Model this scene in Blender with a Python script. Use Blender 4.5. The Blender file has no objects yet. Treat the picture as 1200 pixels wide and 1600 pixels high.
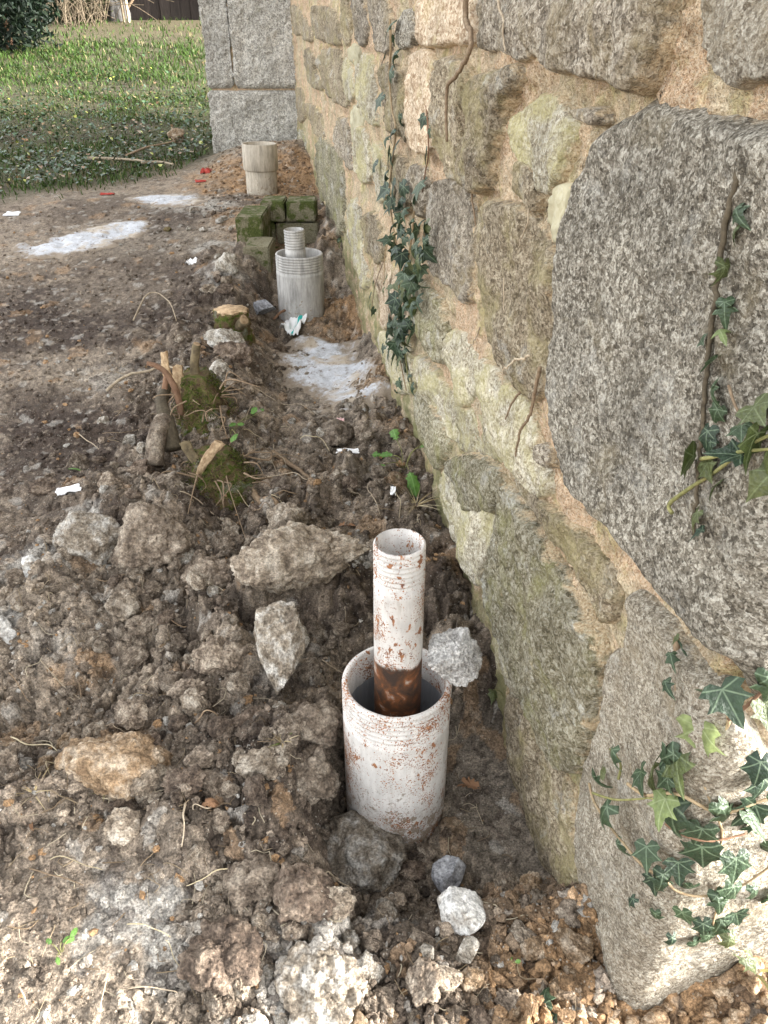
import bpy, math, random
import numpy as np
from mathutils import Vector, Matrix, Euler

rng = np.random.default_rng(7)
random.seed(7)
R = math.radians
scene = bpy.context.scene
C = scene.collection

# ------------------------------------------------------------------ camera, sky, sun, exposure
CAM_H, PITCH, FPX = 1.25, R(32.0), 1200.0
cd = bpy.data.cameras.new('camera'); cam = bpy.data.objects.new('camera', cd); C.objects.link(cam)
cam.location = (0, 0, CAM_H); cam.rotation_euler = (R(90) - PITCH, 0, 0)
cd.sensor_fit = 'VERTICAL'; cd.sensor_height = 36.0; cd.sensor_width = 27.0; cd.lens = 27.0
cd.clip_start = 0.02; cd.clip_end = 400
scene.camera = cam

SUN_AZ = R(97.0)      # clockwise from +Y, seen from above: the sun stands to the right, a little behind the camera
SUN_EL = R(17.0)
w = bpy.data.worlds.new('World'); scene.world = w; w.use_nodes = True
nt = w.node_tree; bg = nt.nodes['Background']
sky = nt.nodes.new('ShaderNodeTexSky'); sky.sky_type = 'NISHITA'; sky.sun_disc = False
sky.sun_elevation = SUN_EL; sky.sun_rotation = SUN_AZ; sky.dust_density = 3.0; sky.air_density = 1.0
hs = nt.nodes.new('ShaderNodeHueSaturation'); hs.inputs['Saturation'].default_value = 0.12
nt.links.new(sky.outputs[0], hs.inputs['Color']); nt.links.new(hs.outputs[0], bg.inputs['Color'])
bg.inputs['Strength'].default_value = 0.15
sd = bpy.data.lights.new('sun', 'SUN'); sun = bpy.data.objects.new('sun', sd); C.objects.link(sun)
sd.energy = 1.8; sd.angle = R(10.0); sd.color = (1.0, 0.95, 0.88)
sdir = Vector((math.sin(SUN_AZ) * math.cos(SUN_EL), math.cos(SUN_AZ) * math.cos(SUN_EL), math.sin(SUN_EL)))
sun.rotation_euler = sdir.to_track_quat('Z', 'Y').to_euler()
scene.view_settings.view_transform = 'Standard'; scene.view_settings.look = 'None'
scene.view_settings.gamma = 1.0; scene.view_settings.use_curve_mapping = False
scene.view_settings.exposure = 2.90
scene.cycles.max_bounces = 4; scene.cycles.diffuse_bounces = 3; scene.cycles.glossy_bounces = 2; scene.cycles.transmission_bounces = 2

# ------------------------------------------------------------------ noise
_perm = np.random.default_rng(11).permutation(512).astype(np.int64)
def _h(ix, iy, iz):
    return _perm[(_perm[(_perm[ix & 511] + iy) & 511] + iz) & 511]
_g = np.random.default_rng(5).normal(size=(512, 3)); _g /= np.linalg.norm(_g, axis=1)[:, None]
def perlin(x, y, z):
    x, y, z = np.broadcast_arrays(np.asarray(x, float), np.asarray(y, float), np.asarray(z, float))
    fx, fy, fz = np.floor(x), np.floor(y), np.floor(z)
    ix, iy, iz = fx.astype(np.int64), fy.astype(np.int64), fz.astype(np.int64)
    x = x - fx; y = y - fy; z = z - fz
    u = x*x*x*(x*(x*6-15)+10); v = y*y*y*(y*(y*6-15)+10); w_ = z*z*z*(z*(z*6-15)+10)
    def d(a, b, c):
        g = _g[_h(ix+a, iy+b, iz+c)]
        return g[..., 0]*(x-a) + g[..., 1]*(y-b) + g[..., 2]*(z-c)
    l = lambda a, b, t: a + (b-a)*t
    return l(l(l(d(0,0,0), d(1,0,0), u), l(d(0,1,0), d(1,1,0), u), v),
             l(l(d(0,0,1), d(1,0,1), u), l(d(0,1,1), d(1,1,1), u), v), w_) * 1.6
def fbm(x, y, z, f=1.0, o=4, gain=0.5):
    s = 0; a = 1.0
    for k in range(o):
        s = s + a*perlin(np.asarray(x)*f + 17.3*k, np.asarray(y)*f + 5.1*k, np.asarray(z)*f + 9.7*k); f *= 2.03; a *= gain
    return s
def worley2(x, y, f, seed=0):
    """packed lumps: returns the highest dome of the nearby cells (0..1) and a random number of its cell"""
    x = np.asarray(x)*f; y = np.asarray(y)*f
    ix = np.floor(x).astype(np.int64); iy = np.floor(y).astype(np.int64)
    best = np.zeros(x.shape); rid = np.zeros(x.shape)
    for a in (-1, 0, 1):
        for b in (-1, 0, 1):
            h = _h(ix+a, iy+b, np.full(ix.shape, seed)); h2 = _perm[(h+77) & 511]; h3 = _perm[(h+191) & 511]; h4 = _perm[(h+333) & 511]
            cx = ix+a+0.1+0.8*h/511.; cy = iy+b+0.1+0.8*h2/511.
            rr = 0.35+0.55*h3/511.
            d2 = ((x-cx)**2 + (y-cy)**2)/(rr*rr)
            t = np.sqrt(np.clip(1-d2, 0, 1))*rr*(0.4+0.9*h4/511.)
            m = t > best
            best = np.where(m, t, best); rid = np.where(m, _perm[(h+409) & 511]/511., rid)
    return best, rid
def worley3(x, y, z, seed=0):
    ix, iy, iz = [np.floor(q).astype(np.int64) for q in (x, y, z)]; best = np.zeros(np.shape(x))
    for a in (-1, 0, 1):
        for b in (-1, 0, 1):
            for c in (-1, 0, 1):
                h = _h(ix+a+seed, iy+b, iz+c); h2 = _perm[(h+77) & 511]; h3 = _perm[(h+191) & 511]; h4 = _perm[(h+333) & 511]
                rr = .45+.5*h4/511.
                d2 = ((x-ix-a-h/511.)**2+(y-iy-b-h2/511.)**2+(z-iz-c-h3/511.)**2)/(rr*rr)
                best = np.maximum(best, np.sqrt(np.clip(1-d2, 0, 1))*rr)
    return best
def sstep(a, b, x):
    t = np.clip((x-a)/(b-a), 0, 1); return t*t*(3-2*t)

# ------------------------------------------------------------------ pixels to rays
cT, sT = math.cos(PITCH), math.sin(PITCH)
def ray(px, py):
    r = (px-600.)/FPX; u = (800.-py)/FPX
    return np.array([r, cT + u*sT, -sT + u*cT])      # per metre of depth along the optical axis

# ------------------------------------------------------------------ the lie of the land
WC = np.array([0.336, 0.548]); AL = R(10.0)
dM = np.array([-math.sin(AL), math.cos(AL)]); nM = np.array([-math.cos(AL), -math.sin(AL)])
dE = -nM; nE = -dM
def wall_x(Y): return WC[0] - math.tan(AL)*(np.asarray(Y)-WC[1])
PIPES = [(0.022, 0.97), (-0.344, 3.16), (-0.678, 4.57)]
BUMPS = []      # x, y, sx, sy, amp
def smooth_z(X, Y):
    X = np.asarray(X, float); Y = np.asarray(Y, float)
    z = np.interp(Y, [-30, 0, .55, 2.0, 4.3, 6.2, 8.5, 13.5, 30, 90], [.0, .05, .105, .25, .48, .53, .78, 1.4, 2.2, 3.0])
    for (bx, by, sx, sy, a) in BUMPS:
        z = z + a*np.exp(-((X-bx)/sx)**2 - ((Y-by)/sy)**2)
    # the hole round the near pipe
    m = sstep(-0.13, -0.02, X + 0.06*np.sin(Y*9)) * sstep(0.62, 0.80, Y + 0.25*np.clip(0.1-X, -1, .2)) * (1-sstep(0.99, 1.20, Y - 0.3*np.clip(X, 0, 1)))
    z = z*(1-m) + (-0.01 + 0.02*(Y-.9))*m
    # the trench round the second pipe
    m = np.exp(-(((X+0.26)/0.26)**4 + ((Y-2.82)/0.62)**4))
    z = z*(1-m) + (0.19 + 0.06*(Y-2.6))*m
    # the little brick box behind the middle pipe is open inside
    m = np.exp(-(((X+0.46)/0.15)**6 + ((Y-3.72)/0.17)**6))
    z = z*(1-m) + .33*m
    return z
_S = np.geomspace(0.35, 40, 6000)
def hit(px, py):
    d = ray(px, py); P = d[None, :]*_S[:, None]; z = CAM_H + P[:, 2]
    g = smooth_z(P[:, 0], P[:, 1]); k = np.argmax(z <= g)
    if k == 0: k = len(_S)-1
    return P[k, 0], P[k, 1], float(g[k]), _S[k]
for (px, py, sx, sy, a) in [(470, 905, .13, .10, .075), (225, 830, .22, .16, .085), (325, 690, .13, .22, .075), (300, 580, .10, .18, .05),
                            (180, 1150, .13, .12, .045), (455, 1200, .09, .12, .07), (580, 1345, .10, .07, .05), (400, 1050, .10, .1, .05),
                            (440, 1420, .14, .1, .03), (740, 870, .12, .14, .04), (170, 960, .2, .1, .03)]:
    X, Y, Z, S = hit(px, py); BUMPS.append((X, Y, sx, sy, a))
BUMPS += [(-0.05, 2.98, .13, .24, .15), (-0.03, 2.6, .09, .2, .07), (-.60, 5.25, .42, .42, .17), (-.95, 5.6, .2, .3, .06), (-.55, 4.05, .35, .3, .04), (-0.62, 3.3, .16, .3, .07), (-.25, 3.75, .25, .25, .06)]

def garden(X, Y):
    edge = np.interp(X, [-6, -2.1, -1.6, -1.2, -1.0, 3], [4.6, 4.45, 4.75, 5.15, 5.6, 7.2])
    return sstep(-.45, .75, Y - edge + 0.35*perlin(X*2, Y*2, 3.3) + .15*perlin(X*7, Y*7, 1.3))

def ray_xy(px, py): return np.array(hit(px, py)[:2])
SPOT = {}
def spots(lst): return [(*ray_xy(px, py), r, s) for (px, py, r, s) in lst]
DARK = spots([(95, 700, .32, .9), (60, 640, .2, .7), (250, 560, .14, .6), (40, 500, .4, .7), (210, 470, .55, .85), (420, 1180, .12, .5), (300, 760, .12, .6), (560, 930, .10, .7), (720, 1180, .1, .55), (330, 960, .1, .5), (260, 345, .3, .8), (150, 830, .14, .6), (330, 1320, .12, .4), (640, 760, .12, .4), (780, 1130, .07, .6)])
TAN = spots([(90, 1400, .24, .40), (120, 580, .16, .55), (60, 930, .18, .6), (190, 250, .3, .2), (780, 1290, .10, .8), (830, 1330, .08, .5), (560, 640, .14, .3), (180, 455, .25, .4), (300, 1500, .15, .4)])
WHITE = spots([(205, 1430, .07, .9), (260, 1500, .06, .8), (500, 1500, .09, .7), (590, 1440, .06, .6), (440, 1010, .07, .5), (135, 800, .07, .8), (55, 880, .06, .8), (10, 980, .06, .8), (560, 860, .07, .4), (90, 1000, .08, .4), (330, 385, .1, .7), (345, 420, .1, .7), (280, 315, .22, .6), (160, 590, .1, .4), (330, 320, .15, .6)])
ORANGE = spots([(180, 1160, .075, .7), (850, 1440, .12, .6), (900, 1570, .14, .7), (1100, 1560, .25, .95), (560, 490, .2, .9), (600, 580, .12, .7), (440, 280, .45, .85), (420, 350, .35, .7), (360, 270, .4, .6), (560, 600, .1, .6), (640, 660, .12, .5), (660, 880, .1, .35), (120, 1040, .06, .5), (720, 860, .1, .4)])
cDARK = np.array([.072, .052, .041]); cBASE = np.array([.265, .212, .160]); cTAN = np.array([.37, .305, .235]); cWHITE = np.array([.50, .47, .42]); cORG = np.array([.36, .225, .120])

def soil(X, Y):
    """fine relief and colour of the dug earth at X, Y"""
    X = np.asarray(X, float); Y = np.asarray(Y, float)
    g = garden(X, Y)
    pit = sstep(0.08, 0.14, X)*sstep(.70, .86, Y)*(1-sstep(1.08, 1.22, Y)) + np.exp(-(((X+0.19)/0.13)**4+((Y-2.55)/.3)**4))
    pit = pit + .75*np.exp(-(((X+1.05)/.35)**4+((Y-3.72)/.22)**4))
    pit = np.clip(pit, 0, 1)
    # broken ground is rougher along the wall and in the foreground than out on the trodden earth at the left
    rough = 0.30 + 0.75*sstep(-1.15, -.45, X + 0.25*perlin(X*3, Y*3, 8.)) * (1-sstep(3.4, 4.6, Y))
    rough = rough*(1-.5*sstep(.55, .85, -X)*sstep(1.3, 1.7, Y)) + 0.3*np.exp(-((Y-1.25)/.45)**2)*sstep(-1.1, -.5, X)
    rough = rough*(1-.85*pit)*(1-.5*g)
    flat = np.exp(-(((X+.45)/.13)**2+((Y-.62)/.2)**2)); rough = rough*(1-.85*np.clip(flat*1.6, 0, 1))
    wx = X + 0.018*perlin(X*14, Y*14, 1.) + .006*perlin(X*45, Y*45, 1.5); wy = Y + 0.018*perlin(X*14, Y*14, 7.) + .006*perlin(X*45, Y*45, 7.5)
    a, ra = worley2(wx, wy, 8.5, 1); b, rb = worley2(wx, wy, 19., 2); c, rc = worley2(wx, wy, 44., 3)
    near = 1-sstep(2.5, 5, Y)
    d, rd = worley2(wx, wy, 105., 4)
    ga = sstep(-.1, .5, perlin(X*5, Y*5, 4.4)); gb = sstep(-.35, .3, perlin(X*8, Y*8, 6.4))
    dz = .050*fbm(X, Y, 0.3, 3.2, 3)*rough
    dz = dz + rough*(.062*a*ga + .040*b*(.35+.65*gb) + .0190*c + .0075*d*near)
    cr = np.abs(perlin(wx*11, wy*11, 3.7)); dz = dz - .016*rough*(1-sstep(0, .10, cr))*gb
    dz = dz + .003*fbm(X, Y, 2.3, 40, 3)*(.3+rough)
    dz = dz - .034*rough
    # colour
    n1 = fbm(X, Y, .5, 2.2, 4); n2 = fbm(X, Y, 5.5, 11, 4)
    col = cBASE[None, :]*np.ones((X.size, 1))
    def mix(c_, wgt):
        nonlocal col
        wgt = np.clip(wgt, 0, 1)[:, None]; col = col*(1-wgt) + c_[None, :]*wgt
    mix(cTAN, sstep(-.1, .9, n1 + .5*n2)*.55); mix(cDARK, sstep(.05, .8, -n1+.6*n2)*.55)
    def sp(lst, c_):
        for (sx, sy, r, s) in lst:
            dd = np.sqrt((X-sx)**2 + (Y-sy)**2)/r + .45*n2
            mix(c_, s*(1-sstep(.45, 1.15, dd)))
    sp(DARK, cDARK); sp(TAN, cTAN); sp(ORANGE, cORG)
    mix(np.array([.235, .20, .16]), pit*.8)
    for (sx, sy, r, s) in WHITE:
        dd = np.sqrt((X-sx)**2 + (Y-sy)**2)/r + .5*n2 + .5*(rb-.5) + .4*(rc-.5)
        mix(cWHITE, s*(1-sstep(.5, 1.0, dd)))
    tone = (1 + .55*(rb-.5)*np.clip(rough, 0, 1))*(1+.55*(rc-.5)*np.clip(rough*1.3, 0.2, 1))*(1+.5*(rd-.5)*near)
    col = col*tone[:, None]
    mix(cWHITE*.9, (rc > .93)*.55*(c > .05)*(1-g)); mix(cORG, (rb > .93)*.45*(1-g)); mix(cTAN*1.1, (rd > .9)*.5*near*(1-g)); mix(cDARK, (rc < .06)*.5)
    mix(np.array([.062, .064, .026]), g*.92); mix(cDARK*.9, g*.55*sstep(-.1, .5, n1)); mix(np.array([.11, .085, .05]), g*.6*sstep(10.5, 12.5, Y))
    return dz, col
def ground_z(X, Y):
    X = np.atleast_1d(np.asarray(X, float)); Y = np.atleast_1d(np.asarray(Y, float))
    return smooth_z(X, Y) + soil(X, Y)[0]

# ------------------------------------------------------------------ object helpers
def new_mesh(name, V, F, col=None, smooth=True, mats=None):
    me = bpy.data.meshes.new(name); V = np.asarray(V, dtype=np.float32)
    if isinstance(F, np.ndarray):
        n, k = F.shape
        me.vertices.add(len(V)); me.vertices.foreach_set('co', V.ravel())
        me.loops.add(n*k); me.loops.foreach_set('vertex_index', F.ravel().astype(np.int32))
        me.polygons.add(n); me.polygons.foreach_set('loop_start', np.arange(0, n*k, k, dtype=np.int32))
        me.update(calc_edges=True)
    else:
        me.from_pydata([tuple(map(float, v)) for v in V], [], F); me.update()
    if col is not None:
        at = me.attributes.new('col', 'FLOAT_COLOR', 'POINT'); c4 = np.ones((len(V), 4), np.float32); c4[:, :3] = col
        at.data.foreach_set('color', c4.ravel())
    me.polygons.foreach_set('use_smooth', np.full(len(me.polygons), smooth))
    me.validate()
    return me
def obj(name, me, m=None, parent=None):
    o = bpy.data.objects.new(name, me); C.objects.link(o)
    if m is not None and len(me.materials) == 0: me.materials.append(m)
    if parent is not None: o.parent = parent
    return o
def tag(o, label, cat, group=None):
    o['label'] = label; o['category'] = cat
    if group: o['group'] = group
    return o
def thing(name, label, cat, loc=(0, 0, 0), rz=0, group=None):
    o = bpy.data.objects.new(name, None); C.objects.link(o); o.location = loc; o.rotation_euler = (0, 0, rz)
    o.empty_display_size = .05
    return tag(o, label, cat, group)
def grid_faces(nr, nc, keep=None, wrap=False):
    r = np.arange(nr-1)[:, None]; c = np.arange(nc if wrap else nc-1)[None, :]
    c2 = (c+1) % nc
    a = r*nc+c; b = r*nc+c2; d = (r+1)*nc+c2; e = (r+1)*nc+c
    F = np.stack(np.broadcast_arrays(a, b, d, e), -1).reshape(-1, 4)
    return F
def compact(V, F, *arrs):
    used = np.zeros(len(V), bool); used[F.ravel()] = True; idx = np.cumsum(used)-1
    return [V[used], idx[F]] + [a[used] for a in arrs]
def tube(P, rad, n=7, closed=True):
    P = np.asarray(P, float); m = len(P); rad = np.broadcast_to(np.asarray(rad, float), (m,))
    T = np.gradient(P, axis=0); T /= np.linalg.norm(T, axis=1)[:, None]+1e-9
    up = np.array([0, 0, 1.]) if abs(T[0, 2]) < .9 else np.array([1., 0, 0])
    V = []
    for i in range(m):
        a = np.cross(T[i], up); a /= np.linalg.norm(a)+1e-9; b = np.cross(a, T[i]); up = b
        th = np.linspace(0, 2*math.pi, n, endpoint=False)
        V.append(P[i] + rad[i]*(np.cos(th)[:, None]*a + np.sin(th)[:, None]*b))
    V = np.concatenate(V); F = [tuple(f) for f in grid_faces(m, n, wrap=True)]
    if closed: F += [tuple(range(n))[::-1], tuple(range((m-1)*n, m*n))]
    return V, F
def smooth_path(P, k=5, jit=0.0):
    P = np.asarray(P, float); n = len(P); t = np.arange(n); tt = np.linspace(0, n-1, (n-1)*k+1); out = []
    for x in tt:
        i = min(int(x), n-2); f = x-i
        p0 = P[max(i-1, 0)]; p1 = P[i]; p2 = P[i+1]; p3 = P[min(i+2, n-1)]
        out.append(.5*((2*p1)+(-p0+p2)*f+(2*p0-5*p1+4*p2-p3)*f*f+(-p0+3*p1-3*p2+p3)*f**3))
    out = np.array(out)
    if jit: out[1:-1] += rng.normal(0, jit, out[1:-1].shape)
    return out
def lathe(prof, n=64):
    prof = np.asarray(prof, float); th = np.linspace(0, 2*math.pi, n, endpoint=False)
    V = np.stack([prof[:, 0, None]*np.cos(th), prof[:, 0, None]*np.sin(th), np.broadcast_to(prof[:, 1, None], (len(prof), n))], -1).reshape(-1, 3)
    return V, grid_faces(len(prof), n, wrap=True)
_ico = {}
def ico(s):
    if s not in _ico:
        import bmesh
        bm = bmesh.new(); bmesh.ops.create_icosphere(bm, subdivisions=s, radius=1.0)
        V = np.array([v.co[:] for v in bm.verts]); F = np.array([[v.index for v in f.verts] for f in bm.faces]); bm.free(); _ico[s] = (V, F)
    return _ico[s]

# ------------------------------------------------------------------ materials
class NT:
    def __init__(s, name):
        s.m = bpy.data.materials.new(name); s.m.use_nodes = True; s.t = s.m.node_tree; s.b = s.t.nodes['Principled BSDF']
        s.b.inputs['Roughness'].default_value = .9; s.b.inputs['Specular IOR Level'].default_value = .25
    def n(s, typ, **kw):
        d = s.t.nodes.new('ShaderNode'+typ)
        for k, v in kw.items():
            if k.startswith('_'): setattr(d, k[1:], v)
            else: s.set(d.inputs[k.replace('__', ' ')], v)
        return d
    def set(s, inp, v):
        if hasattr(v, 'is_output'): s.t.links.new(v, inp)
        else: inp.default_value = v
    def obj(s, sc=None):
        o = s.n('TexCoord').outputs['Object']
        if sc:
            mp = s.n('Mapping', Vector=o, Scale=sc); return mp.outputs[0]
        return o
    def noise(s, vec, scale, detail=4, rough=.55, dist=0):
        return s.n('TexNoise', Vector=vec, Scale=scale, Detail=detail, Roughness=rough, Distortion=dist).outputs['Fac']
    def vor(s, vec, scale, feat='F1', out='Distance'):
        return s.n('TexVoronoi', _feature=feat, Vector=vec, Scale=scale).outputs[out]
    def ramp(s, fac, stops, interp='LINEAR'):
        r = s.n('ValToRGB', Fac=fac); e = r.color_ramp; e.interpolation = interp
        while len(e.elements) < len(stops): e.elements.new(.5)
        for el, (p, c) in zip(e.elements, stops):
            el.position = p; el.color = (*c, 1) if not isinstance(c, (int, float)) else (c, c, c, 1)
        return r.outputs[0]
    def mix(s, fac, a, b, mode='MIX'):
        d = s.n('Mix', _data_type='RGBA', _blend_type=mode)
        s.set(d.inputs[0], fac); s.set(d.inputs[6], a if hasattr(a, 'is_output') else (*a, 1)); s.set(d.inputs[7], b if hasattr(b, 'is_output') else (*b, 1))
        return d.outputs[2]
    def math(s, op, a, b=0.0, c=None):
        d = s.n('Math', _operation=op); s.set(d.inputs[0], a); s.set(d.inputs[1], b)
        if c is not None: s.set(d.inputs[2], c)
        return d.outputs[0]
    def mul(s, col, f):      # colour times a grey factor
        d = s.n('Mix', _data_type='RGBA', _blend_type='MULTIPLY'); d.inputs[0].default_value = 1
        s.set(d.inputs[6], col); s.set(d.inputs[7], f); return d.outputs[2]
    def bump(s, hgt, dist, strength=1.0, prev=None):
        b = s.n('Bump', Height=hgt, Distance=dist, Strength=strength)
        if prev is not None: s.set(b.inputs['Normal'], prev)
        return b.outputs[0]
    def out(s, col=None, normal=None, rough=None):
        if col is not None: s.set(s.b.inputs['Base Color'], col if hasattr(col, 'is_output') else (*col, 1))
        if normal is not None: s.set(s.b.inputs['Normal'], normal)
        if rough is not None: s.set(s.b.inputs['Roughness'], rough)
        return s.m
M = {}
def mk_soil(name):
    k = NT(name); o = k.obj(); at = k.n('Attribute', _attribute_name='col').outputs['Color']
    n1 = k.noise(o, 260, 3, .75); n2 = k.noise(o, 70, 2, .6)
    c = k.mul(at, k.ramp(n1, [(.30, .32), (.5, .95), (.70, 1.65)])); c = k.mul(c, k.ramp(n2, [(.25, .65), (.75, 1.35)]))
    v = k.vor(o, 210); sp = k.n('TexVoronoi', Vector=o, Scale=210.).outputs['Color']
    pick = k.math('GREATER_THAN', k.n('SeparateColor', Color=sp).outputs[0], .90)
    spot = k.math('MULTIPLY', pick, k.math('LESS_THAN', v, .33))
    c = k.mix(k.math('MULTIPLY', spot, .55), c, (.50, .46, .39))
    b = k.bump(n1, .006, .9); b = k.bump(k.noise(o, 900, 1, .6), .0015, .8, b)
    return k.out(c, b, .96)
M['soil'] = mk_soil('soil')
def mk_clod(name, c0, c1, c2, sc=1.0):
    k = NT(name); o = k.obj(); r = k.n('ObjectInfo').outputs['Random']
    n0 = k.noise(o, 28*sc, 4, .65); n1 = k.noise(o, 230*sc, 3, .75); n2 = k.noise(o, 75*sc, 2, .6)
    c = k.ramp(n0, [(.34, c0), (.48, c1), (.64, c2)])
    c = k.mul(c, k.ramp(n1, [(.30, .42), (.5, .96), (.70, 1.50)])); c = k.mul(c, k.ramp(n2, [(.25, .65), (.75, 1.35)]))
    c = k.mul(c, k.ramp(r, [(0, .72), (1, 1.25)]))
    b = k.bump(n1, .006, .9); b = k.bump(n2, .008, .5, b); b = k.bump(k.noise(o, 800, 1, .6), .0015, .8, b)
    return k.out(c, b, .96)
M['clod_dark'] = mk_clod('dark_earth', (.070, .052, .040), (.155, .115, .086), (.29, .23, .175))
M['clod'] = mk_clod('brown_earth', (.105, .080, .060), (.235, .186, .140), (.42, .355, .28))
M['clod_tan'] = mk_clod('tan_earth', (.135, .104, .077), (.30, .243, .182), (.50, .44, .36))
M['clod_white'] = mk_clod('chalky_rubble', (.17, .135, .10), (.38, .34, .28), (.60, .57, .52))
M['clod_orange'] = mk_clod('ochre_earth', (.15, .10, .06), (.31, .215, .13), (.50, .41, .31))
M['clod_chalk'] = mk_clod('chalky_earth', (.125, .098, .072), (.29, .245, .19), (.54, .51, .46))
M['concrete'] = mk_clod('concrete', (.30, .28, .255), (.46, .445, .425), (.60, .59, .57), .9)


M['gravel'] = mk_clod('ochre_gravel', (.24, .15, .085), (.44, .30, .18), (.60, .48, .35), 1.5)

def mk_stone(name, c0, c1, c2, grain=1.0, big=None, bigc=(.2, .2, .1), contrast=1.0, bumpd=.004, wht=0.0, smear=1.0):
    """rough split stone: mineral grains of three tones, larger clouds of lichen or staining, pitted relief"""
    k = NT(name); o = k.obj(); ow = k.n('VectorMath', _operation='ADD'); k.set(ow.inputs[0], o)
    k.set(ow.inputs[1], k.n('VectorMath', _operation='SCALE', Vector=k.n('TexNoise', Vector=o, Scale=160.*grain, Detail=3.).outputs['Color'], Scale=.008/grain).outputs[0]); q = ow.outputs[0]
    g1 = k.n('SeparateColor', Color=k.n('TexVoronoi', Vector=q, Scale=300.*grain).outputs['Color']).outputs[0]
    g2 = k.n('SeparateColor', Color=k.n('TexVoronoi', Vector=q, Scale=135.*grain).outputs['Color']).outputs[1]
    n1 = k.noise(o, 190*grain, 3, .75); n2 = k.noise(o, 36*grain, 3, .65); n3 = k.noise(o, 7, 3, .6)
    f = k.math('ADD', k.math('MULTIPLY', g1, .30), k.math('MULTIPLY', g2, .34)); f = k.math('ADD', f, k.math('MULTIPLY', n1, .36)); f = k.math('ADD', f, k.math('MULTIPLY', k.math('SUBTRACT', n2, .5), .55))
    lo = .50-.22/contrast; hi = .50+.24/contrast
    c = k.ramp(f, [(lo, c0), (.49, c1), (hi, c2)])
    c = k.mul(c, k.ramp(n3, [(.25, .70), (.75, 1.30)])); c = k.mul(c, k.ramp(k.n('ObjectInfo').outputs['Random'], [(0, .80), (1, 1.2)]))
    if big:
        m = k.ramp(k.noise(o, 9, 6, .65, .4), [(big, 0.0), (big+.16, .75)])
        c = k.mix(k.math('MULTIPLY', m, k.ramp(n1, [(.3, .35), (.6, 1.0)])), c, bigc)
    if wht:
        m = k.ramp(k.noise(o, 13, 6, .7, .3), [(.56, 0.0), (.66, wht)]); c = k.mix(k.math('MULTIPLY', m, k.ramp(n1, [(.35, .2), (.6, 1.0)])), c, (.58, .57, .52))
    rim = k.n('Attribute', _attribute_name='col').outputs['Fac']
    sm = k.math('ADD', k.noise(o, 26, 5, .7, .3), k.math('MULTIPLY', rim, .34))
    sm = k.math('MULTIPLY', k.ramp(sm, [(.66, 0.0), (.80, .85)]), smear)
    c = k.mix(sm, c, k.ramp(n1, [(.32, (.36, .25, .14)), (.5, (.60, .46, .29)), (.66, (.80, .69, .50))]))
    b = k.bump(n1, bumpd, .9); b = k.bump(n2, bumpd*3, .7, b); b = k.bump(f, bumpd*.7, .5, b)
    return k.out(c, b, .88)
M['granite_dark'] = mk_stone('dark_speckled_granite', (.085, .073, .055), (.250, .222, .174), (.64, .60, .51), 1.6, .56, (.27, .225, .14), .85, .004, .45, .4)
M['granite_light'] = mk_stone('pale_granite', (.155, .128, .094), (.345, .300, .228), (.64, .595, .50), 2.1, .54, (.32, .255, .16), .85, .004, .5, .4)
M['granite_dressed'] = mk_stone('dressed_grey_granite', (.24, .228, .20), (.47, .448, .40), (.72, .695, .64), 1.0, .60, (.33, .31, .20), 1.1, .008, 0, .25)
M['brown_stone'] = mk_stone('brown_schist', (.11, .085, .055), (.28, .225, .150), (.52, .45, .335), 1.3, .47, (.36, .31, .15), .9, .005, .6)
M['grey_stone'] = mk_stone('grey_schist', (.105, .086, .062), (.275, .232, .175), (.55, .495, .405), 1.3, .50, (.33, .265, .15), .9, .005, .55)
M['warm_stone'] = mk_stone('warm_sandy_stone', (.28, .19, .115), (.50, .385, .265), (.72, .62, .48), 1.1, .55, (.44, .37, .18), .9)
M['green_stone'] = mk_stone('algae_green_stone', (.12, .103, .062), (.27, .238, .155), (.50, .47, .37), 1.2, .50, (.28, .27, .105), .9, .005, .75)
M['pale_stone'] = mk_stone('lichen_pale_stone', (.22, .185, .13), (.46, .41, .30), (.70, .66, .55), 1.2, .44, (.50, .45, .21), .9, .005, .5)
M['lime_patch'] = mk_stone('smooth_lime_patch', (.27, .24, .15), (.36, .33, .225), (.43, .41, .31), .5, .6, (.36, .36, .20), .4, .001)

def mk_mortar():
    k = NT('ochre_sand_mortar'); o = k.obj()
    n1 = k.noise(o, 270, 3, .8); n2 = k.noise(o, 46, 3, .7); n3 = k.noise(o, 5.5, 3, .6); n4 = k.noise(o, 12, 4, .7, .5)
    c = k.ramp(n1, [(.33, (.33, .19, .105)), (.48, (.71, .50, .32)), (.64, (.88, .74, .56))])
    c = k.mix(k.ramp(n3, [(.46, 0.0), (.62, .65)]), c, k.ramp(n1, [(.32, (.40, .34, .20)), (.65, (.85, .77, .56))]))
    c = k.mix(k.math('MULTIPLY', k.ramp(n4, [(.52, 0.0), (.66, .8)]), k.ramp(n1, [(.3, .35), (.6, 1.)])), c, k.ramp(n2, [(.3, (.40, .35, .13)), (.7, (.68, .61, .30))]))
    c = k.mul(c, k.ramp(n2, [(.28, .65), (.72, 1.25)]))
    # algae and damp earth staining close to the ground
    sx = k.n('SeparateXYZ', Vector=o); zz = k.math('SUBTRACT', sx.outputs[2], k.math('MULTIPLY', sx.outputs[1], .1))
    al = k.math('MULTIPLY', k.ramp(zz, [(.16, 1.0), (.50, 0.0)]), k.ramp(k.noise(o, 14, 5, .65), [(.38, 0.0), (.58, .85)]))
    c = k.mix(al, c, (.27, .27, .12))
    b = k.bump(n1, .009, 1.0); b = k.bump(n2, .018, .8, b); b = k.bump(k.noise(o, 700, 1, .6), .002, .9, b)
    return k.out(c, b, .95)
M['mortar'] = mk_mortar()

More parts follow.
